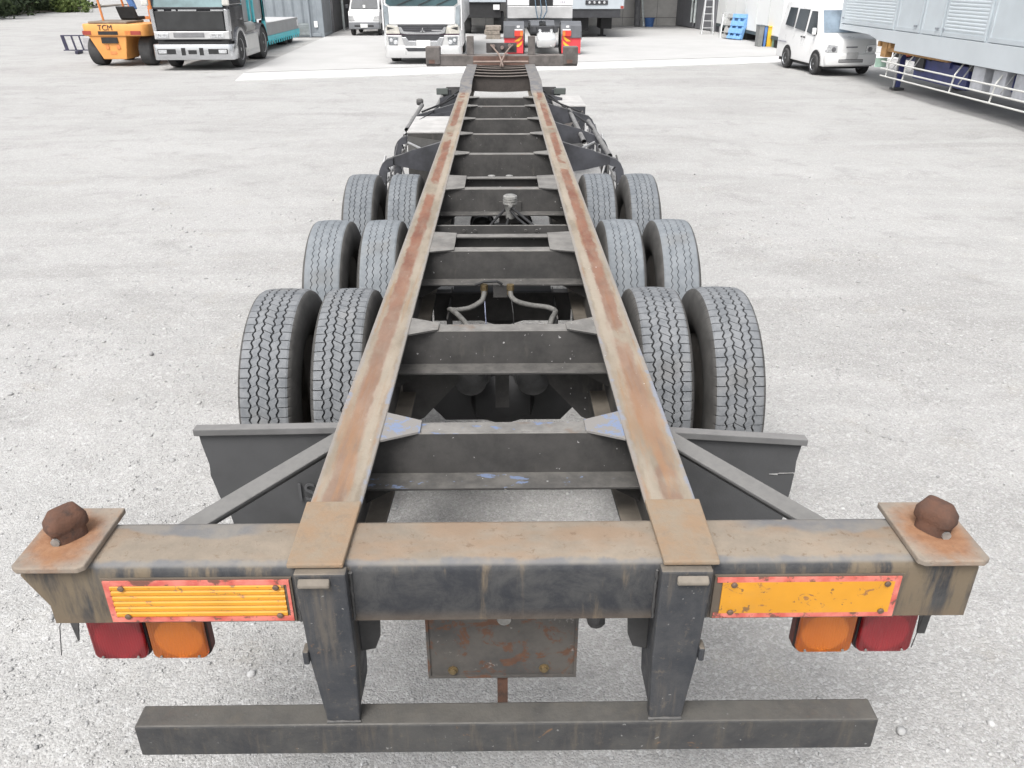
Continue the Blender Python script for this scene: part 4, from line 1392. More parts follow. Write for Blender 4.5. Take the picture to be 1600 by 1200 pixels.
for z in (.915, .94, .965, .99):
    B('grille_bar', M_chrome, cb, -.50, .34, .030, .0375, z, z + .010)
for x0, x1 in ((-1.03, -.66), (.52, .93)):
    h = B('headlamp', M_lampclear, cb, x0, x1, .030, .049, .885, 1.01, bev=.008)
    MB().lathe([(0, 0), (.045, -.004), (.05, 0)], ((x0 + x1) / 2 - .08, .028, .947), 'y', 12).build('bulb', M_chrome, h)
    MB().lathe([(0, 0), (.045, -.004), (.05, 0)], ((x0 + x1) / 2 + .08, .028, .947), 'y', 12).build('bulb', M_chrome, h)
B('radiator_gap', M_black, cb, -1.02, 1.02, .10, .5, .70, .846)
bp = MB().prism(plan(1.16, -.06, .55, .14), .29, .715, 'z').build('bumper', M_chrome, bt, bev=.02, smooth=40)
for x0, x1, z0, z1 in ((-1.02, -.50, .45, .59), (.44, 1.0, .45, .59), (-.34, -.22, .42, .62), (.18, .30, .42, .62), (-.14, .10, .45, .56)):
    B('bumper_recess', M_black, bp, x0, x1, -.066, -.052, z0, z1)
for x0, x1 in ((-1.0, -.76), (.74, .97)):
    B('fog_lamp', M_lampclear, bp, x0, x1, -.072, -.0665, .47, .57, bev=.003)
for s in (-1, 1):
    ar = MB()
    for k in range(10):
        a0, a1 = math.pi * k / 10, math.pi * (k + 1) / 10
        ar.prism([(1.15 - .62 * math.cos(a0), .50 + .62 * math.sin(a0)), (1.15 - .62 * math.cos(a1), .50 + .62 * math.sin(a1)), (1.15 - .53 * math.cos(a1), .50 + .53 * math.sin(a1)), (1.15 - .53 * math.cos(a0), .50 + .53 * math.sin(a0))], s * 1.02, s * 1.12, 'x')
    ar.build('wheel_arch', M_chrome, bt)
    simple_wheel(.50, .28, bt, (s * 1.08, 1.15, .50), s, M_silverp)
    simple_wheel(.50, .56, bt, (s * 1.08, 4.05, .50), s, M_silverp)
    MB().box(s * .98 - .10, s * .98 + .10, 1.78, 3.45, .24, .86).build('fuel_tank', pm('alu_tank', (.56, .56, .55), .35, .5, .06, 2), bt, bev=.03)
    B('tank_step', M_silverp, bt, s * 1.085 - .012, s * 1.085 + .012, 1.9, 3.35, .36, .42)
    MB().lathe([(0, -.55), (.13, -.54), (.15, -.5), (.15, .5), (.13, .54), (0, .55)], (s * .92, 2.75, 1.04), 'y', 16).build('air_tank', pm('tank_grey', (.28, .28, .27), .5), bt, smooth=40)
    MB().box(s * 1.14 - .10, s * 1.14 + .10, -.12, -.04, 1.74, 2.2).build('mirror', pm('mirror_cream', (.55, .54, .50), .4), bt, bev=.03)
    MB().tube([(s * 1.06, .35, 2.3), (s * 1.14, -.05, 2.22)], .018, 6).build('mirror_arm', M_dkplast, bt)
    fd = MB()
    for k in range(8):
        a0, a1 = math.pi * k / 8, math.pi * (k + 1) / 8
        fd.prism([(4.05 - .60 * math.cos(a0), .50 + .60 * math.sin(a0)), (4.05 - .60 * math.cos(a1), .50 + .60 * math.sin(a1)), (4.05 - .57 * math.cos(a1), .50 + .57 * math.sin(a1)), (4.05 - .57 * math.cos(a0), .50 + .57 * math.sin(a0))], s * .55, s * 1.1, 'x')
    fd.build('rear_fender', M_dkplast, bt)
B('chassis_frame', M_dkplast, bt, -.45, .45, 1.9, 5.4, .62, .88)
B('cab_underside', M_black, bt, -1.0, 1.0, .55, 1.9, .42, .80)

# ---------------------------------------------------------------- cyan low trailer behind it
lb = thing('low_trailer', 'cyan and grey low trailer parked behind the black truck', 'trailer', (-9.95, 28.2, 0), R(0))
M_cy = pm('cyan_paint', (.10, .52, .58), .45, 0, .12, 4)
M_gp = pm('grey_panel', (.30, .305, .31), .5, .1, .1, 3)
hb = B('headboard', M_gp, lb, -1.2, 1.2, 0, 2.9, 1.12, 2.6)
for y in (0, .95, 1.45, 2.75):
    B('headboard_rib', M_cy, hb, 1.2005, 1.26, y, y + .15, 1.05, 2.65)
for x in (-1.1, -.4, .3, 1.0):
    B('headboard_rib', M_cy, hb, x, x + .16, -.05, -.0005, 1.05, 2.65)
for xa, xb in ((1.16, 1.26), (-1.26, -1.16)):
    MB().prism([(2.75, .06), (2.95, .30), (8.3, .30), (8.3, .50), (2.95, .50), (2.9, 2.65), (2.75, 2.65)], xa, xb, 'x').build('side_frame', M_cy, lb, bev=.01, seg=1)
B('deck_box', M_gp, lb, -1.155, 1.235, 2.96, 8.25, .505, .93, bev=.01)
B('deck_floor', pm('deck_pale', (.46, .46, .46), .6, 0, .12, 4), lb, -1.15, 1.23, 2.97, 8.24, .932, .95)
for k in range(14):
    B('tie_hook', M_cy, lb, 1.262, 1.30, 3.05 + k * .37, 3.13 + k * .37, .20, .36)
B('red_lamp', pm('lamp_red_dull', ()), lb, 1.0, 1.2, 3.0, 3.2, .955, 1.05)
B('white_tag', M_white, lb, 1.2365, 1.24, 8.0, 8.2, .62, .86)
B('goose_floor', M_dkplast, lb, -1.0, 1.0, .2, 2.7, .95, 1.115)
for s in (-1, 1):
    for y in (6.3, 7.2):
        simple_wheel(.26, .4, lb, (s * 1.12, y, .26), s, M_dkplast)

# ---------------------------------------------------------------- blue-grey corrugated container beside the shed
cn = thing('shipping_container', 'blue grey corrugated container at the left corner of the shed', 'container', (-8.14, 39.0, 0), R(2))
M_cn = pm('container_bluegrey', (.235, .262, .285), .55, .1, .10, 1.5, 0, bump=.0)


def corrugated(L, z0, z1, pitch, depth, ax):
    m = MB()
    pts = []
    k = 0
    a = 0.0
    while a < L - 1e-6:
        for u, d in ((0, 0), (.28, 0), (.5, depth), (.78, depth)):
            q = a + u * pitch
            if q <= L:
                pts.append((q, d))
        a += pitch
    pts.append((L, 0))
    vs = []
    for q, d in pts:
        p = (-q, d) if ax == 'x' else (-d, q)
        vs += [(p[0], p[1], z0), (p[0], p[1], z1)]
    m.add(vs, [(2 * i, 2 * i + 2, 2 * i + 3, 2 * i + 1) for i in range(len(pts) - 1)])
    return m


c1 = corrugated(5.9, .16, 2.45, .42, .055, 'x').build('front_wall', M_cn, cn)
c1.location = (-.1, 0, 0)
c2 = corrugated(2.3, .16, 2.45, .28, .04, 'y').build('side_wall', pm('container_side', (.20, .21, .22), .6, .1, .1, 2), cn)
c2.location = (0, .1, 0)
fr = MB()
fr.box(-.11, .01, -.02, .10, 0, 2.6).box(-6.1, -5.99, -.02, .10, 0, 2.6).box(-.11, .01, 2.36, 2.46, 0, 2.6)
fr.box(-5.985, -.115, -.015, .09, .02, .158).box(-5.985, -.115, -.015, .09, 2.452, 2.59).box(-.10, .005, .105, 2.355, .02, .158).box(-.10, .005, .105, 2.355, 2.452, 2.59)
fr.build('corner_frame', M_cn, cn, bev=.01, seg=1)
B('roof', M_cn, cn, -6.0, -.1, .1, 2.4, 2.47, 2.55)
B('back_wall', M_cn, cn, -6.0, -.1, 2.40, 2.45, .1, 2.45)
B('notice', pm('paper_white', (.75, .75, .74), .7, 0, .05), cn, -.42, -.26, -.03, -.022, .42, .68)
lv = B('door_louvre', pm('louvre_grey', (.20, .225, .23), .6), cn, -1.35, -.62, -.04, -.017, .08, .60)
for k in range(7):
    MB().hexa([(-1.33, -.055, .12 + k * .065), (-.64, -.055, .12 + k * .065), (-.64, -.0405, .12 + k * .065), (-1.33, -.0405, .12 + k * .065), (-1.33, -.05, .15 + k * .065), (-.64, -.05, .15 + k * .065), (-.64, -.0405, .16 + k * .065), (-1.33, -.0405, .16 + k * .065)]).build('slat', pm('louvre_grey', ()), lv)
MB().tube([(-.62, -.05, .0), (-.60, -.05, 2.5)], .05, 10).build('down_pipe', M_cn, cn)

# ---------------------------------------------------------------- open shed
sh = thing('workshop_shed', 'open fronted grey vehicle shed with a block rear wall and dark sliding doors', 'building', (0, 40, 0))
M_blk = mat_conc('block_concrete', (.44, .43, .41), (.54, .525, .50), 1.5)
M_steel = pm('shed_steel', (.17, .172, .185), .55, .1, .12, 2)
cz = [0, .42, 1.38, 2.34, 3.3, 4.4, 5.5, 6.5]
bw = 1.95
bi = 0
for r_ in range(len(cz) - 1):
    for k in range(11):
        x0 = -10.6 + k * bw + (.0 if r_ % 2 else .0)
        B('block', M_blk, sh, x0 + .012, x0 + bw - .012, 8.8 + .004 * ((k * 7 + r_ * 3) % 3), 9.1, cz[r_] + .012, cz[r_ + 1] - .012)
B('mortar_wall', pm('mortar_dark', (.16, .155, .15), .9), sh, -10.6, 10.85, 8.83, 9.08, 0, 6.5)
# right side: dark sliding doors with pale pipes
p0, p1 = Vector((10.75, 2.7)), Vector((10.0, 8.75))
dv = (p1 - p0)
for a, b in ((0, .47), (.53, 1.0)):
    q0, q1 = p0 + dv * a, p0 + dv * b
    MB().prism([tuple(q0), tuple(q0 + Vector((.08, 0))), tuple(q1 + Vector((.08, 0))), tuple(q1)], .05, 4.2, 'z').build('sliding_door', M_steel, sh)
for a in (.46, .54):
    q = p0 + dv * a + Vector((-.07, 0))
    MB().tube([(q.x, q.y, .3), (q.x, q.y, 4.2)], .06, 10).build('drain_pipe', pm('pipe_pale', (.50, .54, .53), .5), sh)
MB().prism([(10.85, 2.65), (11.0, 2.65), (11.0, 9.1), (10.85, 9.1)], 0, 6.5, 'z').build('side_wall', M_steel, sh)
B('door_handle', M_black, sh, 10.28, 10.36, 5.6, 5.8, 1.25, 1.4)
MB().box(-10.7, -8.55, 2.7, 2.85, 0, 6.5).build('side_wall', M_steel, sh)
MB().prism([(-8.45, 2.5), (-8.30, 2.5), (-8.55, 9.0), (-8.70, 9.0)], 0, 6.5, 'z').build('side_wall', pm('inner_sheet', (.10, .10, .105), .7), sh)
MB().tube([(-8.2, 4.6, 0), (-8.2, 4.6, 4.3)], .06, 10).build('post', pm('pipe_pale', ()), sh)
MB().prism([(-11, 6.5), (11.2, 6.5), (11.2, 6.7), (-11, 7.3)], 2.4, 9.4, 'y').build('roof', M_steel, sh)
B('front_beam', M_steel, sh, -8.5, 10.9, 2.45, 2.7, 5.9, 6.49)

# ---------------------------------------------------------------- small white van inside the shed
def hull(prof, hw):
    m = MB()
    k = len(prof)
    vs = [(-hw(y, z), y, z) for y, z in prof] + [(hw(y, z), y, z) for y, z in prof]
    fs = [tuple(range(k)), tuple(range(2 * k - 1, k - 1, -1))]
    fs += [(i, i + k, (i + 1) % k + k, (i + 1) % k) for i in range(k)]
    return m.add(vs, fs)


sv = thing('small_van', 'small white van with grey bumper parked inside the shed', 'van', (-6.38, 39.7, 0), R(-1))
hwf = lambda y, z: .735 - max(0, z - 1.0) * .14 - (.03 if y < .1 else 0)
prof = [(.06, .30), (.0, .45), (.02, .78), (.10, 1.02), (.28, 1.12), (.80, 1.74), (1.1, 1.86), (3.2, 1.86), (3.4, 1.6), (3.4, .3)]
vb = hull(prof, hwf).build('body', M_white, sv, bev=.03, smooth=40)
MB().add([(-.64, .30, 1.15), (.64, .30, 1.15), (.57, .74, 1.68), (-.57, .74, 1.68), (-.64, .32, 1.15), (.64, .32, 1.15), (.57, .76, 1.68), (-.57, .76, 1.68)], [(0, 1, 2, 3), (7, 6, 5, 4), (0, 4, 5, 1), (2, 6, 7, 3)]).build('windscreen', M_glass, vb).location = (0, -.03, .012)
B('paper', pm('paper_white', ()), vb, -.05, .06, .29, .295, 1.20, 1.32)
B('bumper', pm('bumper_grey', (.16, .165, .175), .6), sv, -.72, .72, -.05, .25, .30, .60, bev=.03)
B('air_intake', M_black, vb, -.45, .45, -.055, -.0505, .40, .47)
B('number_plate', pm('plate_white', (.72, .72, .70), .5, 0, .05), sv, -.165, .165, -.068, -.058, .37, .53)
for s in (-1, 1):
    MB().prism([(s * .70, .66), (s * .42, .66), (s * .50, .86), (s * .70, .88)], -.012, .05, 'y').build('headlamp', pm('headlamp_grey', (.48, .48, .48), .2, .2), vb, bev=.006)
    simple_wheel(.28, .16, sv, (s * .71, .65, .28), s)
    simple_wheel(.28, .16, sv, (s * .71, 2.7, .28), s)
    MB().box(s * .82 - .07, s * .82 + .07, .42, .50, 1.18, 1.34).build('mirror', M_dkplast, vb, bev=.02)
    MB().prism([(.55, 1.12), (1.3, 1.12), (1.3, 1.62), (.92, 1.62)], s * .66, s * .70, 'x').build('side_window', M_glass, vb)

# ---------------------------------------------------------------- large white truck
wk = thing('white_truck', 'large white truck cab with chrome lower grille facing the yard', 'truck', (-2.42, 25.62, 0), R(.5))
M_silv = pm('silver_bumper', (.54, .54, .535), .3, .25, .05, 2)
cab = MB().prism(plan(1.22, .06, 2.2, .20), .52, 3.0, 'z').build('cab_body', M_white, wk, smooth=40)
B('front_panel', M_white, cab, -1.02, 1.0, .022, .07, 1.17, 1.66, bev=.015)
for s in (-1, 1):
    MB().prism([(s * 1.01, 1.20), (s * 1.15, 1.10), (s * 1.19, 1.72), (s * 1.04, 1.66)], .03, .25, 'y').build('corner_vane', pm('vane_grey', (.24, .27, .29), .3), cab, bev=.01)
    B('corner_post', M_white, cab, s * 1.205 - .02, s * 1.205 + .02, .05, .4, 1.0, 2.7, bev=.01)
ws = MB().prism([(-1.10, 1.76), (-.98, 1.68), (.98, 1.68), (1.10, 1.76), (1.08, 2.62), (-1.08, 2.62)], .030, .07, 'y').build('windscreen', glass('dark_teal_glass', (.045, .085, .095), .12), cab)
for a, b in ((-.75, -.2), (-.1, .4), (.45, .95)):
    MB().tube([(a, .012, 1.70), (b, .018, 1.90)], .012, 6).build('wiper', M_black, ws)
gp = MB().prism([(-.77, 1.145), (.77, 1.145), (.70, .905), (.55, .895), (-.55, .895), (-.70, .905)], .012, .06, 'y').build('upper_grille', M_dkplast, cab)
for z in (.96, 1.01, 1.06):
    B('grille_bar', pm('bar_grey', (.09, .09, .10), .3), gp, -.60, .60, .002, .0115, z, z + .015)
mm = MB().prism([(-.74, 1.09), (-.66, 1.09), (-.58, .965), (0, .935), (.58, .965), (.66, 1.09), (.74, 1.09), (.68, .92), (.5, .885), (-.5, .885), (-.68, .92)], -.012, .0115, 'y')
mm.build('grille_trim', M_chrome, gp)
em = MB()
for (a, cx_, cz_) in ((0, 0, 1.035), (120, -.038, .975), (-120, .038, .975)):
    aa = R(90 + a)
    dx_, dz_ = math.cos(aa), math.sin(aa)
    base = (0, 0.995)
    em.prism([(base[0], base[1]), (base[0] + .045 * dx_ - .024 * dz_, base[1] + .045 * dz_ + .024 * dx_), (base[0] + .09 * dx_, base[1] + .09 * dz_), (base[0] + .045 * dx_ + .024 * dz_, base[1] + .045 * dz_ - .024 * dx_)], -.03, -.0125, 'y')
em.build('emblem', M_chrome, gp)
B('name_strip', M_silverp, gp, .28, .60, -.006, .0018, .985, 1.005)
lg_ = MB().prism([(-.66, .855), (.66, .855), (.52, .70), (-.52, .70)], .0, .06, 'y').build('lower_grille', M_dkplast, cab)
B('seam_line', pm('seam_plum', (.05, .02, .04), .4), cab, -1.13, 1.13, .015, .06, .865, .888)
for s in (-1, 1):
    MB().prism([(s * .74, 1.10), (s * 1.10, 1.16), (s * 1.14, .90), (s * .70, .895)], .005, .10, 'y').build('headlamp', pm('headlamp_beige', (.50, .48, .43), .2, .15, .2, 8), cab, bev=.012)
    MB().prism([(s * .88, 1.06), (s * 1.09, 1.10), (s * 1.09, 1.0)], -.004, .0045, 'y').build('lamp_eye', M_black, cab)
    MB().prism([(s * .66, .86), (s * 1.14, .86), (s * 1.16, .52), (s * .56, .50)], .004, .12, 'y').build('lamp_bezel', M_silv, cab, bev=.015)
    fl = MB().prism([(s * .76, .80), (s * 1.08, .82), (s * 1.06, .58), (s * .80, .57)], -.008, .0035, 'y').build('fog_lamp', pm('fog_grey', (.20, .21, .22), .25, .3, .3, 20), cab)
    MB().lathe([(0, -.02), (.065, -.012), (.07, 0)], (s * .85, -.009, .66), 'y', 14).build('lens', M_lampclear, fl)
    MB().lathe([(0, -.02), (.05, -.012), (.055, 0)], (s * .98, -.009, .72), 'y', 14).build('lens', M_lampclear, fl)
    simple_wheel(.50, .30, wk, (s * 1.15, 1.35, .50), s, M_silverp)
    simple_wheel(.50, .56, wk, (s * 1.15, 4.6, .50), s, M_silverp)
    MB().box(s * 1.42 - .13, s * 1.42 + .13, .1, .22, 1.9, 2.5).build('mirror', M_white, cab, bev=.03)
    MB().tube([(s * 1.2, .4, 2.4), (s * 1.42, .18, 2.3)], .02, 6).build('mirror_arm', M_dkplast, cab)
MB().prism([(-.66, .80), (-.52, .80), (-.44, .70), (.44, .70), (.52, .80), (.66, .80), (.54, .50), (-.54, .50)], -.02, .055, 'y').build('chrome_surround', M_chrome, cab, bev=.012)
B('number_plate', pm('plate_white', ()), wk, -.20, .22, -.04, -.0305, .50, .72)
bm_ = MB().prism(plan(1.20, -.03, .6, .16), .20, .56, 'z').build('bumper', M_silv, wk, bev=.03, smooth=40)
MB().prism([(-.56, .50), (.56, .50), (.48, .40), (-.48, .40)], -.04, -.031, 'y').build('bumper_intake', M_dkplast, bm_)
B('cargo_box', M_white, wk, -1.22, 1.22, 2.5, 9.0, 1.1, 3.4, bev=.02)
B('chassis_frame', M_black, wk, -.45, .45, .7, 9.0, .55, 1.05)

# ---------------------------------------------------------------- tractor unit seen from behind
tr = thing('tractor_unit', 'tractor unit seen from behind with red mud flaps, right of the white truck', 'truck', (1.47, 29.0, 0), R(0))
M_fend = pm('fender_grey', (.115, .120, .130), .5, 0, .1, 3)
M_rflap = pm('red_flap', (.56, .045, .055), .5, 0, .1, 3)
for s in (-1, 1):
    f_ = MB()
    cxm, w2 = s * 1.01, .36
    for k in range(10):
        a0, a1 = math.pi * (.0 + k / 10), math.pi * (k + 1) / 10
        f_.prism([(.75 - .60 * math.cos(a0), .50 + .58 * math.sin(a0)), (.75 - .60 * math.cos(a1), .50 + .58 * math.sin(a1)), (.75 - .57 * math.cos(a1), .50 + .55 * math.sin(a1)), (.75 - .57 * math.cos(a0), .50 + .55 * math.sin(a0))], cxm - w2, cxm + w2, 'x')
    f_.build('fender', M_fend, tr, smooth=30)
    B('fender_panel', M_fend, tr, cxm - .34 if s < 0 else cxm - .05, cxm + .05 if s < 0 else cxm + .34, .10, .14, .56, .98, bev=.02)
    fl = B('mud_flap', M_rflap, tr, cxm - .34, cxm + .33, .148, .16, .06, .62)
    xi0 = cxm + (.02 if s < 0 else -.32)
    hz = B('tail_lamp', pm('lamp_red', (.58, .05, .035), .3), tr, xi0, xi0 + .30, .06, .097, .62, .80, bev=.008)
    B('turn_lens', pm('lamp_orange', (.72, .20, .04), .3), hz, xi0 + .01 if s > 0 else xi0 + .20, xi0 + .10 if s > 0 else xi0 + .29, .05, .0595, .64, .78)
    for zc in (.54, .36):
        q = 1 if s < 0 else -1
        MB().prism([(xi0 + .15 - q * .16, zc - .09), (xi0 + .15 - q * .02, zc + .0), (xi0 + .15 + q * .13, zc + .11), (xi0 + .15 + q * .10, zc + .0), (xi0 + .15 - q * .0, zc - .09)], .135, .147, 'y').build('flap_arrow', pm('arrow_yellow', (.80, .42, .03), .5), fl)
    B('lamp_bracket', M_white, tr, xi0, xi0 + .28, .07, .10, .81, .845)
    for dxx in (.0, -.34):
        simple_wheel(.49, .26, tr, (s * 1.22 + s * dxx, .75, .49), s, M_silverp)
    simple_wheel(.49, .30, tr, (s * 1.2, 4.2, .49), s, M_silverp)
    B('marker_white', M_white, tr, s * .86 - .05, s * .86 + .05, .05, .09, .90, .96)
    ft = B('fuel_tank', pm('alu_tank', ()), tr, s * 1.0 - .2, s * 1.0 + .2, 1.6, 3.0, .35, .95, bev=.04)
B('chassis_frame', M_black, tr, -.42, .42, .22, 4.5, .62, .92)
B('cross_tube', M_dkplast, tr, -.44, .44, .10, .20, .70, .95, bev=.02)
tk = MB().lathe([(0, -.33), (.20, -.325), (.25, -.27), (.26, -.1), (.26, .1), (.25, .27), (.20, .325), (0, .33)], (.12, .10, .50), 'x', 20).build('air_tank', pm('alu_bright', (.72, .73, .73), .25, .6, .06, 3), tr, smooth=40)
for x in (-.10, .30):
    MB().lathe([(0, 0), (.05, -.01), (.055, .02)], (x, .08, .80), 'y', 12).build('work_lamp', M_lampclear, tr)
for x in (-.30, .45):
    B('lamp_pod', M_dkplast, tr, x - .08, x + .08, .05, .2, .74, .95, bev=.02)
w5 = MB()
w5.prism([(-.42, .6), (-.12, .6), (.0, 1.0), (.12, .6), (.42, .6), (.46, 1.3), (.2, 1.6), (-.2, 1.6), (-.46, 1.3)], 1.02, 1.08, 'z')
w5.build('fifth_wheel', M_fend, tr, bev=.01)
MB().hexa([(-.42, .35, .93), (-.12, .35, .93), (-.12, .6, 1.02), (-.42, .6, 1.02), (-.42, .35, .96), (-.12, .35, .96), (-.12, .6, 1.08), (-.42, .6, 1.08)]).build('ramp', M_fend, tr)
MB().hexa([(.12, .35, .93), (.42, .35, .93), (.42, .6, 1.02), (.12, .6, 1.02), (.12, .35, .96), (.42, .35, .96), (.42, .6, 1.08), (.12, .6, 1.08)]).build('ramp', M_fend, tr)
tc = MB().box(-1.24, 1.24, 2.9, 5.1, .75, 3.2).build('cab_body', M_fend, tr, bev=.04)
for x0, x1 in ((-1.22, -.40), (.50, 1.24)):
    B('rear_panel', M_white, tc, x0, x1, 2.84, 2.895, 1.52, 1.86, bev=.01)
B('rear_skirt', M_silverp, tc, -1.22, 1.24, 2.80, 2.89, 1.08, 1.50, bev=.02)
B('rear_dark', M_black, tc, -.38, .46, 2.82, 2.895, 1.52, 2.6)
inst('lettering', text_mesh('I B B', .10, .003, pm('letter_grey', (.30, .26, .33), .6)), tc, (.86, 2.835, 1.63)).rotation_euler = (R(90), 0, 0)
for k, xx in enumerate((-.2, 0, .2)):
    MB().tube([(xx, 2.79, 1.9 - .05 * k), (xx + .05, 2.4, 1.35), (xx * .5, 2.1, 1.1)], .02, 8).build('air_line', pm('blue_line', (.05, .09, .13), .5), tr)

# ---------------------------------------------------------------- vehicles deep in the shed
bxt = thing('box_trailer', 'pale grey box trailer standing on its landing legs inside the shed', 'trailer', (4.25, 38.0, 0), R(0))
M_bgb = pm('box_bluegrey', (.42, .46, .49), .5, 0, .06, 1)
bb_ = B('cargo_box', M_bgb, bxt, -1.24, 1.25, 0, 9.5, 1.20, 3.6, bev=.02)
for s in (-1, 1):
    B('marker_lamp', pm('lamp_red_dull', ()), bb_, s * 1.16 - .07, s * 1.16 + .07, -.02, -.0005, 1.22, 1.33)
lp = B('lamp_cluster', M_dkplast, bb_, -.48, .52, -.03, -.0005, 1.38, 1.56)
for k in range(4):
    MB().lathe([(0, -.012), (.05, -.006), (.055, 0)], (-.3 + k * .22, -.03, 1.47), 'y', 12).build('lamp', M_lampclear, lp)
B('chassis_frame', M_dkplast, bxt, -1.1, 1.1, .05, 9.0, .85, 1.19)
B('gear_box', M_black, bxt, -1.2, -.25, .6, 2.4, .30, .848)
B('gear_box', M_black, bxt, .35, .85, .9, 2.6, .35, .848)
for x in (-.75, .5):
    l = B('landing_leg', M_dkplast, bxt, x - .07, x + .07, 1.6, 1.75, .05, .849)
    B('foot', M_dkplast, l, x - .18, x + .18, 1.5, 1.85, 0.012, .05)
wt2 = thing('parked_lorry', 'grey lorry tail in the dark of the shed between two trucks', 'truck', (-.9, 40.5, 0), R(0))
B('cargo_box', M_bgb, wt2, -1.15, 1.15, 0, 5.5, 1.42, 3.4, bev=.02)
B('chassis_frame', M_black, wt2, -.9, .9, .1, 5.3, .75, 1.41)
B('number_board', M_white, wt2, .55, .85, -.04, -.005, 1.10, 1.32)
for s in (-1, 1):
    simple_wheel(.45, .5, wt2, (s * 1.05, 1.4, .45), s, M_dkplast)
    simple_wheel(.45, .3, wt2, (s * 1.05, 4.4, .45), s, M_dkplast)
tmb = thing('timber_stack', 'stack of grey timber baulks on the concrete in front of the parked lorry', 'timber', (-.35, 37.6, 0))
M_tim = pm('old_timber', (.27, .235, .20), .85, 0, .3, 9)
for z, x0, x1 in ((.012, -.30, .34), (.19, -.38, .30), (.365, -.33, .36)):
    B('baulk', M_tim, tmb, x0, x1, -.25, .9, z, z + .165, bev=.015)
# things against the rear wall
bk = thing('blue_tub', 'small blue tub standing at the back wall of the shed', 'tub', (8.3, 47.6, 0))
MB().lathe([(.22, .012), (.28, .42), (.30, .42), (.30, .46), (.27, .46), (.21, .05)], ax='z', n=18).build('tub_body', pm('tub_blue', (.05, .12, .30), .5), bk, smooth=40)
rl = thing('cloth_roll', 'tall dark roll leaning at the back wall beside the blue tub', 'roll', (7.6, 47.7, 0))
MB().tube([(0, -.15, .012), (.1, .75, 2.2)], .17, 12).build('roll_cloth', pm('roll_grey', (.13, .13, .135), .9), rl, smooth=50)
MB().tube([(.38, -.15, .012), (.22, .8, 2.5)], .05, 8).build('roll_pole', pm('pipe_pale', ()), rl, smooth=50)

# ---------------------------------------------------------------- white container body on the right
wb = thing('white_box_body', 'long white box body on dark bearers at the right of the shed', 'container', (10.62, 31.6, 0), R(-1))
B('box_side', pm('box_white', (.80, .81, .80), .5, 0, .01, 1), wb, 0, 2.4, 0, 11.0, .42, 2.9, bev=.02)
for k in range(1, 6):
    B('panel_joint', pm('joint_grey', (.55, .57, .56), .6), wb, -.008, -.0005, k * 1.83, k * 1.83 + .03, .45, 2.88)
for k in range(5):
    B('bearer', M_black, wb, .05, 2.3, .5 + k * 2.3, 1.0 + k * 2.3, .012, .418)
B('side_sill', pm('sill_dark', (.06, .08, .085), .6), wb, -.012, .03, .02, 10.98, .30, .418)
# ladders, pallets, bins along it
M_alu = pm('ladder_aluminium', (.62, .63, .63), .35, .5, .08, 5)


def ladder(name, label, loc, h, w0, w1, n, rz, depth):
    t = thing(name, label, 'ladder', loc, rz)
    for s in (-1, 1):
        MB().tube([(s * w0, 0, .012), (s * w1, depth, h)], .028, 6).build('stile', M_alu, t)
        MB().tube([(s * w0, 2 * depth, .012), (s * w1, depth + .04, h)], .022, 6).build('rear_leg', M_alu, t)
    for k in range(1, n + 1):
        u = k / (n + .6)
        w = w0 + (w1 - w0) * u
        B('rung', M_alu, t, -w, w, depth * u - .03, depth * u + .03, h * u - .015, h * u + .015)
    B('top_cap', M_alu, t, -w1 - .03, w1 + .03, depth - .06, depth + .1, h, h + .03)
    return t


ladder('step_ladder', 'tall aluminium step ladder against the dark shed doors', (9.93, 40.5, 0), 2.3, .27, .14, 7, R(-8), .5)
ladder('step_stool', 'short aluminium step ladder beside the tall one', (10.20, 38.0, 0), 1.0, .25, .17, 3, R(-8), .32)


def leaning(name, label, mat, loc, w, h, t, rz, lean, holes):
    o = thing(name, label, 'pallet', loc, rz)
    fr_ = MB()
    def P(x, u, d):
        return (x, u * h * math.sin(lean) + d * math.cos(lean), u * h * math.cos(lean) - d * math.sin(lean) + .02 + t * math.sin(lean))
    def slab(x0, x1, u0, u1, d0, d1):
        fr_.hexa([P(x0, u0, d0), P(x1, u0, d0), P(x1, u0, d1), P(x0, u0, d1), P(x0, u1, d0), P(x1, u1, d0), P(x1, u1, d1), P(x0, u1, d1)])
    if holes:
        for u0, u1 in ((0, .12), (.22, .42), (.52, .72), (.84, 1)):
            slab(-w / 2, w / 2, u0, u1, 0, .03)
        for x in (-w / 2, -.06, w / 2 - .12):
            slab(x, x + .12, .001, .999, .031, t)
        slab(-w / 2, w / 2, 0, 1, t + .001, t + .02)
    else:
        slab(-w / 2, w / 2, 0, 1, 0, t)
    fr_.build('pallet_deck', mat, o)
    return o


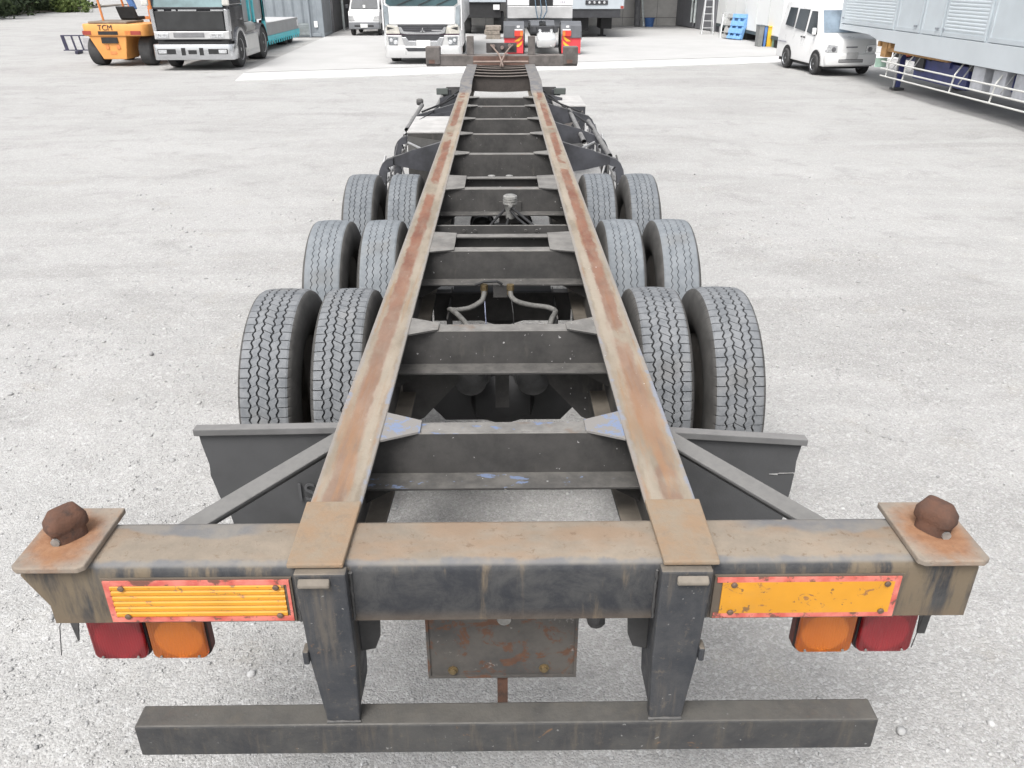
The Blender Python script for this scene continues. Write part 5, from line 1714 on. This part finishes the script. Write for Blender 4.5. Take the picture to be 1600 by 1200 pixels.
leaning('blue_pallet', 'blue plastic pallet leaning against the white box body', pm('pallet_blue', (.19, .38, .66), .5, 0, .1, 4), (10.22, 36.85, 0), .85, 1.02, .14, R(-62), R(16), True)
leaning('grey_pallet', 'grey pallet leaning behind the blue one', pm('pallet_grey', (.33, .33, .32), .6, 0, .1, 4), (10.12, 37.22, 0), .85, 1.0, .14, R(-62), R(14), True)
for nm, lab, x0, x1, mt, h in (('grey_bin', 'tall grey waste bin, first of three beside the white minivan', 10.14, 10.35, pm('bin_grey', (.20, .205, .20), .5), .76), ('blue_bin', 'narrow blue waste bin between the grey and yellow bins', 10.355, 10.48, pm('bin_blue', (.09, .19, .45), .5), .74), ('yellow_bin', 'yellow waste bin behind the white minivan', 10.485, 10.90, pm('bin_yellow', (.72, .45, .045), .5), .72)):
    t = thing(nm, lab, 'bin', (0, 0, 0))
    t.location = ((x0 + x1) / 2, 32.8, 0)
    hw_ = (x1 - x0) / 2 - .004
    MB().hexa([(-hw_ + .02, -.02, .012), (hw_ - .02, -.02, .012), (hw_ - .02, .42, .012), (-hw_ + .02, .42, .012), (-hw_, -.04, h), (hw_, -.04, h), (hw_, .46, h), (-hw_, .46, h)]).build('bin_body', mt, t, bev=.012)
    B('bin_lid', mt if nm == 'yellow_bin' else pm('lid_dark', (.12, .14, .15), .5), t, -hw_ - .002, hw_ + .002, -.06, .48, h + .001, h + .035, bev=.006)
gbx = tag(MB().box(10.66, 10.84, 32.45, 32.66, .012, .36).build('green_can', pm('can_green', (.16, .27, .21), .5), None, bev=.02), 'small green can at the foot of the yellow bin', 'can')
# canopy on a pole behind the minivan
cpn = thing('pole_canopy', 'small grey canopy on a thin pole behind the white minivan', 'canopy', (10.2, 27.6, 0))
MB().tube([(0.25, 0, 0.012), (.25, 0, 1.62)], .015, 8).build('pole', M_alu, cpn)
MB().hexa([(-.35, -.3, 1.62), (.5, -.3, 1.72), (.5, .4, 1.72), (-.35, .4, 1.62), (-.35, -.3, 1.65), (.5, -.3, 1.82), (.5, .4, 1.82), (-.35, .4, 1.65)]).build('canopy_top', pm('canopy_grey', (.33, .33, .36), .6), cpn, bev=.01)

# ---------------------------------------------------------------- white minivan
mv = thing('white_minivan', 'white minivan with dark side windows parked on the right', 'van', (9.65, 22.20, 0), R(5.0))
hwm = lambda y, z: (.745 - max(0, z - .95) * .15) - (.05 * (1 - min(1, y / .25)) if y < .25 else 0)
prof = [(.10, .24), (.02, .32), (.0, .52), (.03, .82), (.09, .94), (.42, 1.02), (.50, 1.045), (.94, 1.66), (1.10, 1.80), (1.5, 1.87), (3.15, 1.87), (3.32, 1.75), (3.40, .9), (3.38, .28)]
mb_ = hull(prof, hwm).build('body', M_white, mv, bev=.022, smooth=50)
MB().add([(-.63, .535, 1.07), (.63, .535, 1.07), (.56, .935, 1.63), (-.56, .935, 1.63), (-.63, .575, 1.07), (.63, .575, 1.07), (.56, .97, 1.63), (-.56, .97, 1.63)], [(0, 1, 2, 3), (7, 6, 5, 4), (0, 4, 5, 1), (2, 6, 7, 3), (1, 5, 6, 2), (3, 7, 4, 0)]).build('windscreen', glass('windscreen_blue', (.20, .25, .30), .1), mb_).location = (0, -.022, .016)
for s in (-1, 1):
    for poly in ([(.72, 1.04), (.86, .99), (1.42, 1.06), (1.42, 1.61), (1.04, 1.61)], [(1.58, 1.07), (2.28, 1.12), (2.28, 1.64), (1.58, 1.64)], [(2.44, 1.14), (3.02, 1.18), (2.96, 1.66), (2.44, 1.66)]):
        k = len(poly)
        vs = [(s * (hwm(y, z) + .006), y, z) for y, z in poly] + [(s * (hwm(y, z) - .02), y, z) for y, z in poly]
        MB().add(vs, [tuple(range(k)), tuple(range(2 * k - 1, k - 1, -1))] + [(i, i + k, (i + 1) % k + k, (i + 1) % k) for i in range(k)]).build('side_window', M_glass, mb_)
    for y in (1.46, 1.64):
        B('handle', M_dkplast, mb_, s * .75 - .015, s * .75 + .015, y, y + .07, .90, .94)
    B('side_moulding', pm('moulding_grey', (.30, .30, .34), .5), mb_, s * .745 - .008, s * .745 + .012, 2.75, 3.35, .70, .73)
    MB().prism([(s * .71, .62), (s * .40, .60), (s * .42, .79), (s * .69, .82)], -.005, .12, 'y').build('headlamp', M_lampclear, mb_, bev=.01)
    MB().lathe([(0, -.02), (.06, -.012), (.065, 0)], (s * .52, -.005, .69), 'y', 12).build('lamp_eye', pm('lamp_dark', (.20, .20, .21), .2, .4), mb_)
    for y in (.60, 2.58):
        ar = MB().lathe([(0, 0), (.325, 0), (.325, .012)], (s * .746 - (.012 if s > 0 else 0), y, .32), 'x', 24)
        ar.build('wheel_arch', M_black, mb_)
        simple_wheel(.275, .17, mv, (s * .768, y, .275), s, pm('hubcap', (.55, .57, .60), .3, .4, .1, 8))
bpm = MB().prism([(-.70, .27), (.70, .27), (.72, .40), (.72, .58), (-.72, .58), (-.72, .40)], -.06, .12, 'y').build('bumper', M_white, mv, bev=.04, seg=3, smooth=40)
B('air_intake', M_dkplast, bpm, -.36, .34, -.066, -.0605, .36, .44, bev=.002)
for z in (.385, .41):
    B('intake_bar', M_white, bpm, -.35, .33, -.071, -.0665, z, z + .008)
B('grille_slot', pm('slot_grey', (.12, .12, .14), .5), mb_, -.16, .16, .005, .06, .735, .76)
B('number_plate', pm('plate_yellowgrey', (.42, .42, .42), .5), mv, -.165, .165, -.085, -.0715, .45, .62)
B('underside', M_black, mv, -.66, .66, .2, 3.3, .18, .30)
MB().box(-.86, -.76, .72, .80, 1.02, 1.20).build('mirror', M_white, mb_, bev=.02)

# ---------------------------------------------------------------- silver trailer at the right
sv_ = thing('silver_trailer', 'silver box trailer with ribbed side doors and white side guard rails at right', 'trailer', (9.35, 8.0, 0), R(0))
M_sil = pm('silver_side', (.50, .545, .575), .45, .15, .05, 1.5)
M_sil2 = pm('silver_door', (.54, .59, .62), .4, .15, .05, 1.5)
L = 14.55
core = MB().prism([(0, 1.06), (11.9, 1.062), (12.5, 1.168), (L, 1.195), (L, 3.5), (0, 3.5)], .03, 2.5, 'x').build('cargo_body', M_sil, sv_)
skr = MB()
skr.prism([(0, .90), (10.95, .90), (10.95, 1.05), (11.9, 1.06), (12.5, 1.165), (L, 1.19), (L, 1.32), (0, 1.34)], -.012, .0295, 'x')
skr.build('side_rail', pm('silver_rail', (.53, .57, .595), .45, .1, .04, 1), sv_, bev=.006, seg=1)
spans = [(11.24, 14.40, 1), (9.92, 11.10, 0), (8.92, 9.82, 0), (7.16, 8.82, 1), (5.2, 7.02, 0), (3.4, 5.05, 0), (1.7, 3.28, 1), (.1, 1.6, 0)]
for (a, b, rb_) in spans:
    d = B('side_door', M_sil2, sv_, .0, .0292, a, b, 1.345, 3.4, bev=.004)
    fr2 = MB()
    fr2.box(-.015, -.0005, a, a + .05, 1.35, 3.4).box(-.015, -.0005, b - .05, b, 1.35, 3.4).box(-.013, -.0005, a + .051, b - .051, 1.35, 1.43)
    fr2.build('door_frame', M_sil, d)
    if rb_:
        sl = MB()
        k = 0
        z = 1.46
        while z < 3.35:
            sl.add(
                [(-.0006, a + .06, z), (-.010, a + .06, z + .016), (-.010, a + .06, z + .04), (-.0006, a + .06, z + .056), (-.0006, b - .06, z), (-.010, b - .06, z + .016), (-.010, b - .06, z + .04), (-.0006, b - .06, z + .056)],
                [(0, 1, 2, 3), (7, 6, 5, 4), (0, 4, 5, 1), (1, 5, 6, 2), (2, 6, 7, 3)])
            z += .068
        so = sl.build('ribs', pm('rib_pale', (.55, .60, .63), .4, .1, .04, 1), d)
        so['kind'] = 'stuff'
    lt = MB().box(-.04, -.0155, b - .06 if rb_ else a + .1, b + .0 if rb_ else a + .22, 1.46, 1.50)
    lt.build('latch', pm('latch_grey', (.28, .30, .33), .4, .4), d, bev=.004)
B('front_post', M_sil, sv_, -.012, .05, L - .14, L + .01, 1.31, 3.5, bev=.01)
M_blueu = pm('chassis_blue', (.045, .055, .17), .5, 0, .2, 4)
M_tan = pm('deck_timber', (.42, .24, .10), .7, 0, .25, 6)
for xa in (.75, 1.6):
    B('chassis_beam', M_blueu, sv_, xa, xa + .17, 0, 12.2, .62, 1.0)
for k in range(7):
    B('floor_bearer', M_tan, sv_, .05, 2.4, 8.2 + k * .62, 8.32 + k * .62, .93, 1.045)
B('floor_edge', M_tan, sv_, .12, .20, 8.6, 11.9, .84, .93)
B('front_beam_timber', M_tan, sv_, .10, .26, 11.6, 11.9, .70, 1.04)
tb2 = B('tool_cabinet', M_blueu, sv_, .30, .74, 8.0, 10.4, .35, .80, bev=.01)
for k in range(3):
    B('white_case', pm('case_white', (.46, .47, .50), .6), sv_, .10, .5, 7.05 - k * .75, 7.5 - k * .75, .45, .88, bev=.01)
for x in (.34, 1.9):
    l = MB().box(x - .06, x + .06, 11.1, 11.22, .30, 1.03).box(x - .05, x + .05, 11.11, 11.21, .06, .299).build('landing_leg', M_blueu, sv_, bev=.005)
    MB().box(x - .13, x + .13, 11.03, 11.29, 0, .05).build('foot', M_dkplast, l, bev=.01)
    MB().tube([(x - .07, 11.16, .95), (x - .09, 11.16, .05)], .03, 8).build('leg_screw', M_galv, l)
M_wp = pm('guard_white', (.60, .60, .57), .4, 0, .05, 3)
for z in (.31, .47, .63):
    MB().tube([(-.03, 1.0, z), (-.03, 11.45 - (.63 - z) * .2, z)], .018, 8).build('guard_rail', M_wp, sv_, smooth=60)
for y in (11.1, 10.2, 8.0, 6.45, 4.0, 2.0):
    gpst = MB().tube([(-.025, y, .29), (.02, y, .66), (.20, y + .0, .95)], .018, 8).build('guard_post', M_wp, sv_)
    MB().tube([(.0, y - .25, .50), (.22, y - .28, .93)], .014, 6).build('guard_stay', M_galv, gpst)
B('front_plate_green', pm('plate_pale_green', (.42, .60, .50), .5), sv_, .02, .30, 11.9, 11.93, .45, .66)
MB().tube([(.35, 10.6, 1.0), (.25, 10.2, .86), (.3, 9.7, .80), (.5, 9.2, .88)], .03, 8).build('hose', M_black, sv_)
MB().lathe([(0, -.06), (.07, -.05), (.08, 0), (.07, .05), (0, .06)], (.22, 10.62, .87), 'x', 12).build('red_coupling', pm('coupling_red', (.40, .06, .04), .5), sv_)
MB().lathe([(0, -.3), (.13, -.28), (.14, .28), (0, .3)], (.55, 7.7, .78), 'y', 14).build('air_tank', M_dkplast, sv_, smooth=40)
for s, x in ((-1, .02), (1, 2.46)):
    for y in (1.2, 2.5):
        simple_wheel(.48, .5, sv_, (x + .04 * -s * -1, y, .48), s, M_silverp)

for k in range(9):
    y = 3.0 + k * 1.0 + random.uniform(-.3, .3)
    MB().tube([(.35, y, .98), (.40 + random.uniform(0, .4), y + .3, .74), (.5, y + .9, .95)], .02, 6).build('hose', M_black, sv_)
    B('bracket', M_dkplast if k % 3 else M_blueu, sv_, .25, .6, y, y + random.uniform(.1, .5), .62 + random.uniform(-.1, .15), 1.04)
# ---------------------------------------------------------------- shrubs at the left edge of the yard
def mat_leaf(name, a, b):
    n = N(name)
    g = n.n('ShaderNodeNewGeometry')
    c = n.mix(g.outputs['Random Per Island'], a, b)
    return n.out(c, .7, 0, None, .3)


M_lf = mat_leaf('leaf_dark', (.020, .034, .016), (.060, .085, .034))
M_lf2 = mat_leaf('leaf_light', (.07, .11, .03), (.16, .20, .06))


def shrub(name, label, loc, rx, ry, h, n_, mat, sz):
    t = thing(name, label, 'shrub', loc, random.uniform(0, 6), 'shrubs along the left edge of the yard')
    nC = 16
    C = np.stack([rng.normal(0, .5, nC) * rx, rng.normal(0, .5, nC) * ry, h * (.12 + .78 * rng.random(nC))], -1)
    r = rng.uniform(.35, .75, nC) * min(rx, ry)
    k = rng.integers(0, nC, n_)
    d = rng.normal(0, 1, (n_, 3))
    d /= np.linalg.norm(d, axis=1)[:, None]
    p = C[k] + d * (r[k] * rng.random(n_) ** .4)[:, None]
    p[:, 2] = np.abs(p[:, 2])
    a = rng.normal(0, 1, (n_, 3))
    a /= np.linalg.norm(a, axis=1)[:, None]
    b = np.cross(a, d)
    b /= np.linalg.norm(b, axis=1)[:, None] + 1e-6
    s = sz * rng.uniform(.6, 1.4, n_)[:, None]
    V = np.stack([p - a * s, p + b * s * .45, p + a * s, p - b * s * .45], 1).reshape(-1, 3)
    me = bpy.data.meshes.new('foliage')
    me.from_pydata(V.tolist(), [], [(4 * i, 4 * i + 1, 4 * i + 2, 4 * i + 3) for i in range(n_)])
    me.materials.append(mat)
    inst('foliage', me, t, (0, 0, 0))
    st_ = MB()
    for q in range(5):
        aa = q * 1.3
        st_.tube([(.1 * math.cos(aa), .1 * math.sin(aa), 0), (.5 * rx * math.cos(aa), .5 * ry * math.sin(aa), h * .7)], [.07, .02], 6)
    st_.build('trunk', pm('bark', (.10, .08, .06), .9), t)


hl = ['dense dark shrub nearest the left edge of the photo', 'tall dark shrub second from the left edge', 'dark shrub with brown gaps in the middle of the hedge row', 'dark shrub left of the light green clump', 'dark shrub behind the light green clump', 'dark shrub seen through the forklift guard', 'dark shrub farthest back beyond the forklift']
for i, lab in enumerate(hl):
    u = i / 6
    shrub('shrub', lab, (-36.5 - 3.5 * u + random.uniform(-.5, .5), 56 + 24 * u, 0), 2.6, 2.9, 4.0, 5200, M_lf, .17)
shrub('shrub', 'small light green clump of leaves at the foot of the dark shrubs', (-34.4, 70.0, 0), 1.2, 1.2, 1.1, 1500, M_lf2, .12)
struct(MB().prism([(-36, 50), (-34.6, 50), (-37.8, 90), (-39.2, 90)], -.02, .06, 'z').build('yard_verge', pm('verge_soil', (.14, .12, .10), .95), None))
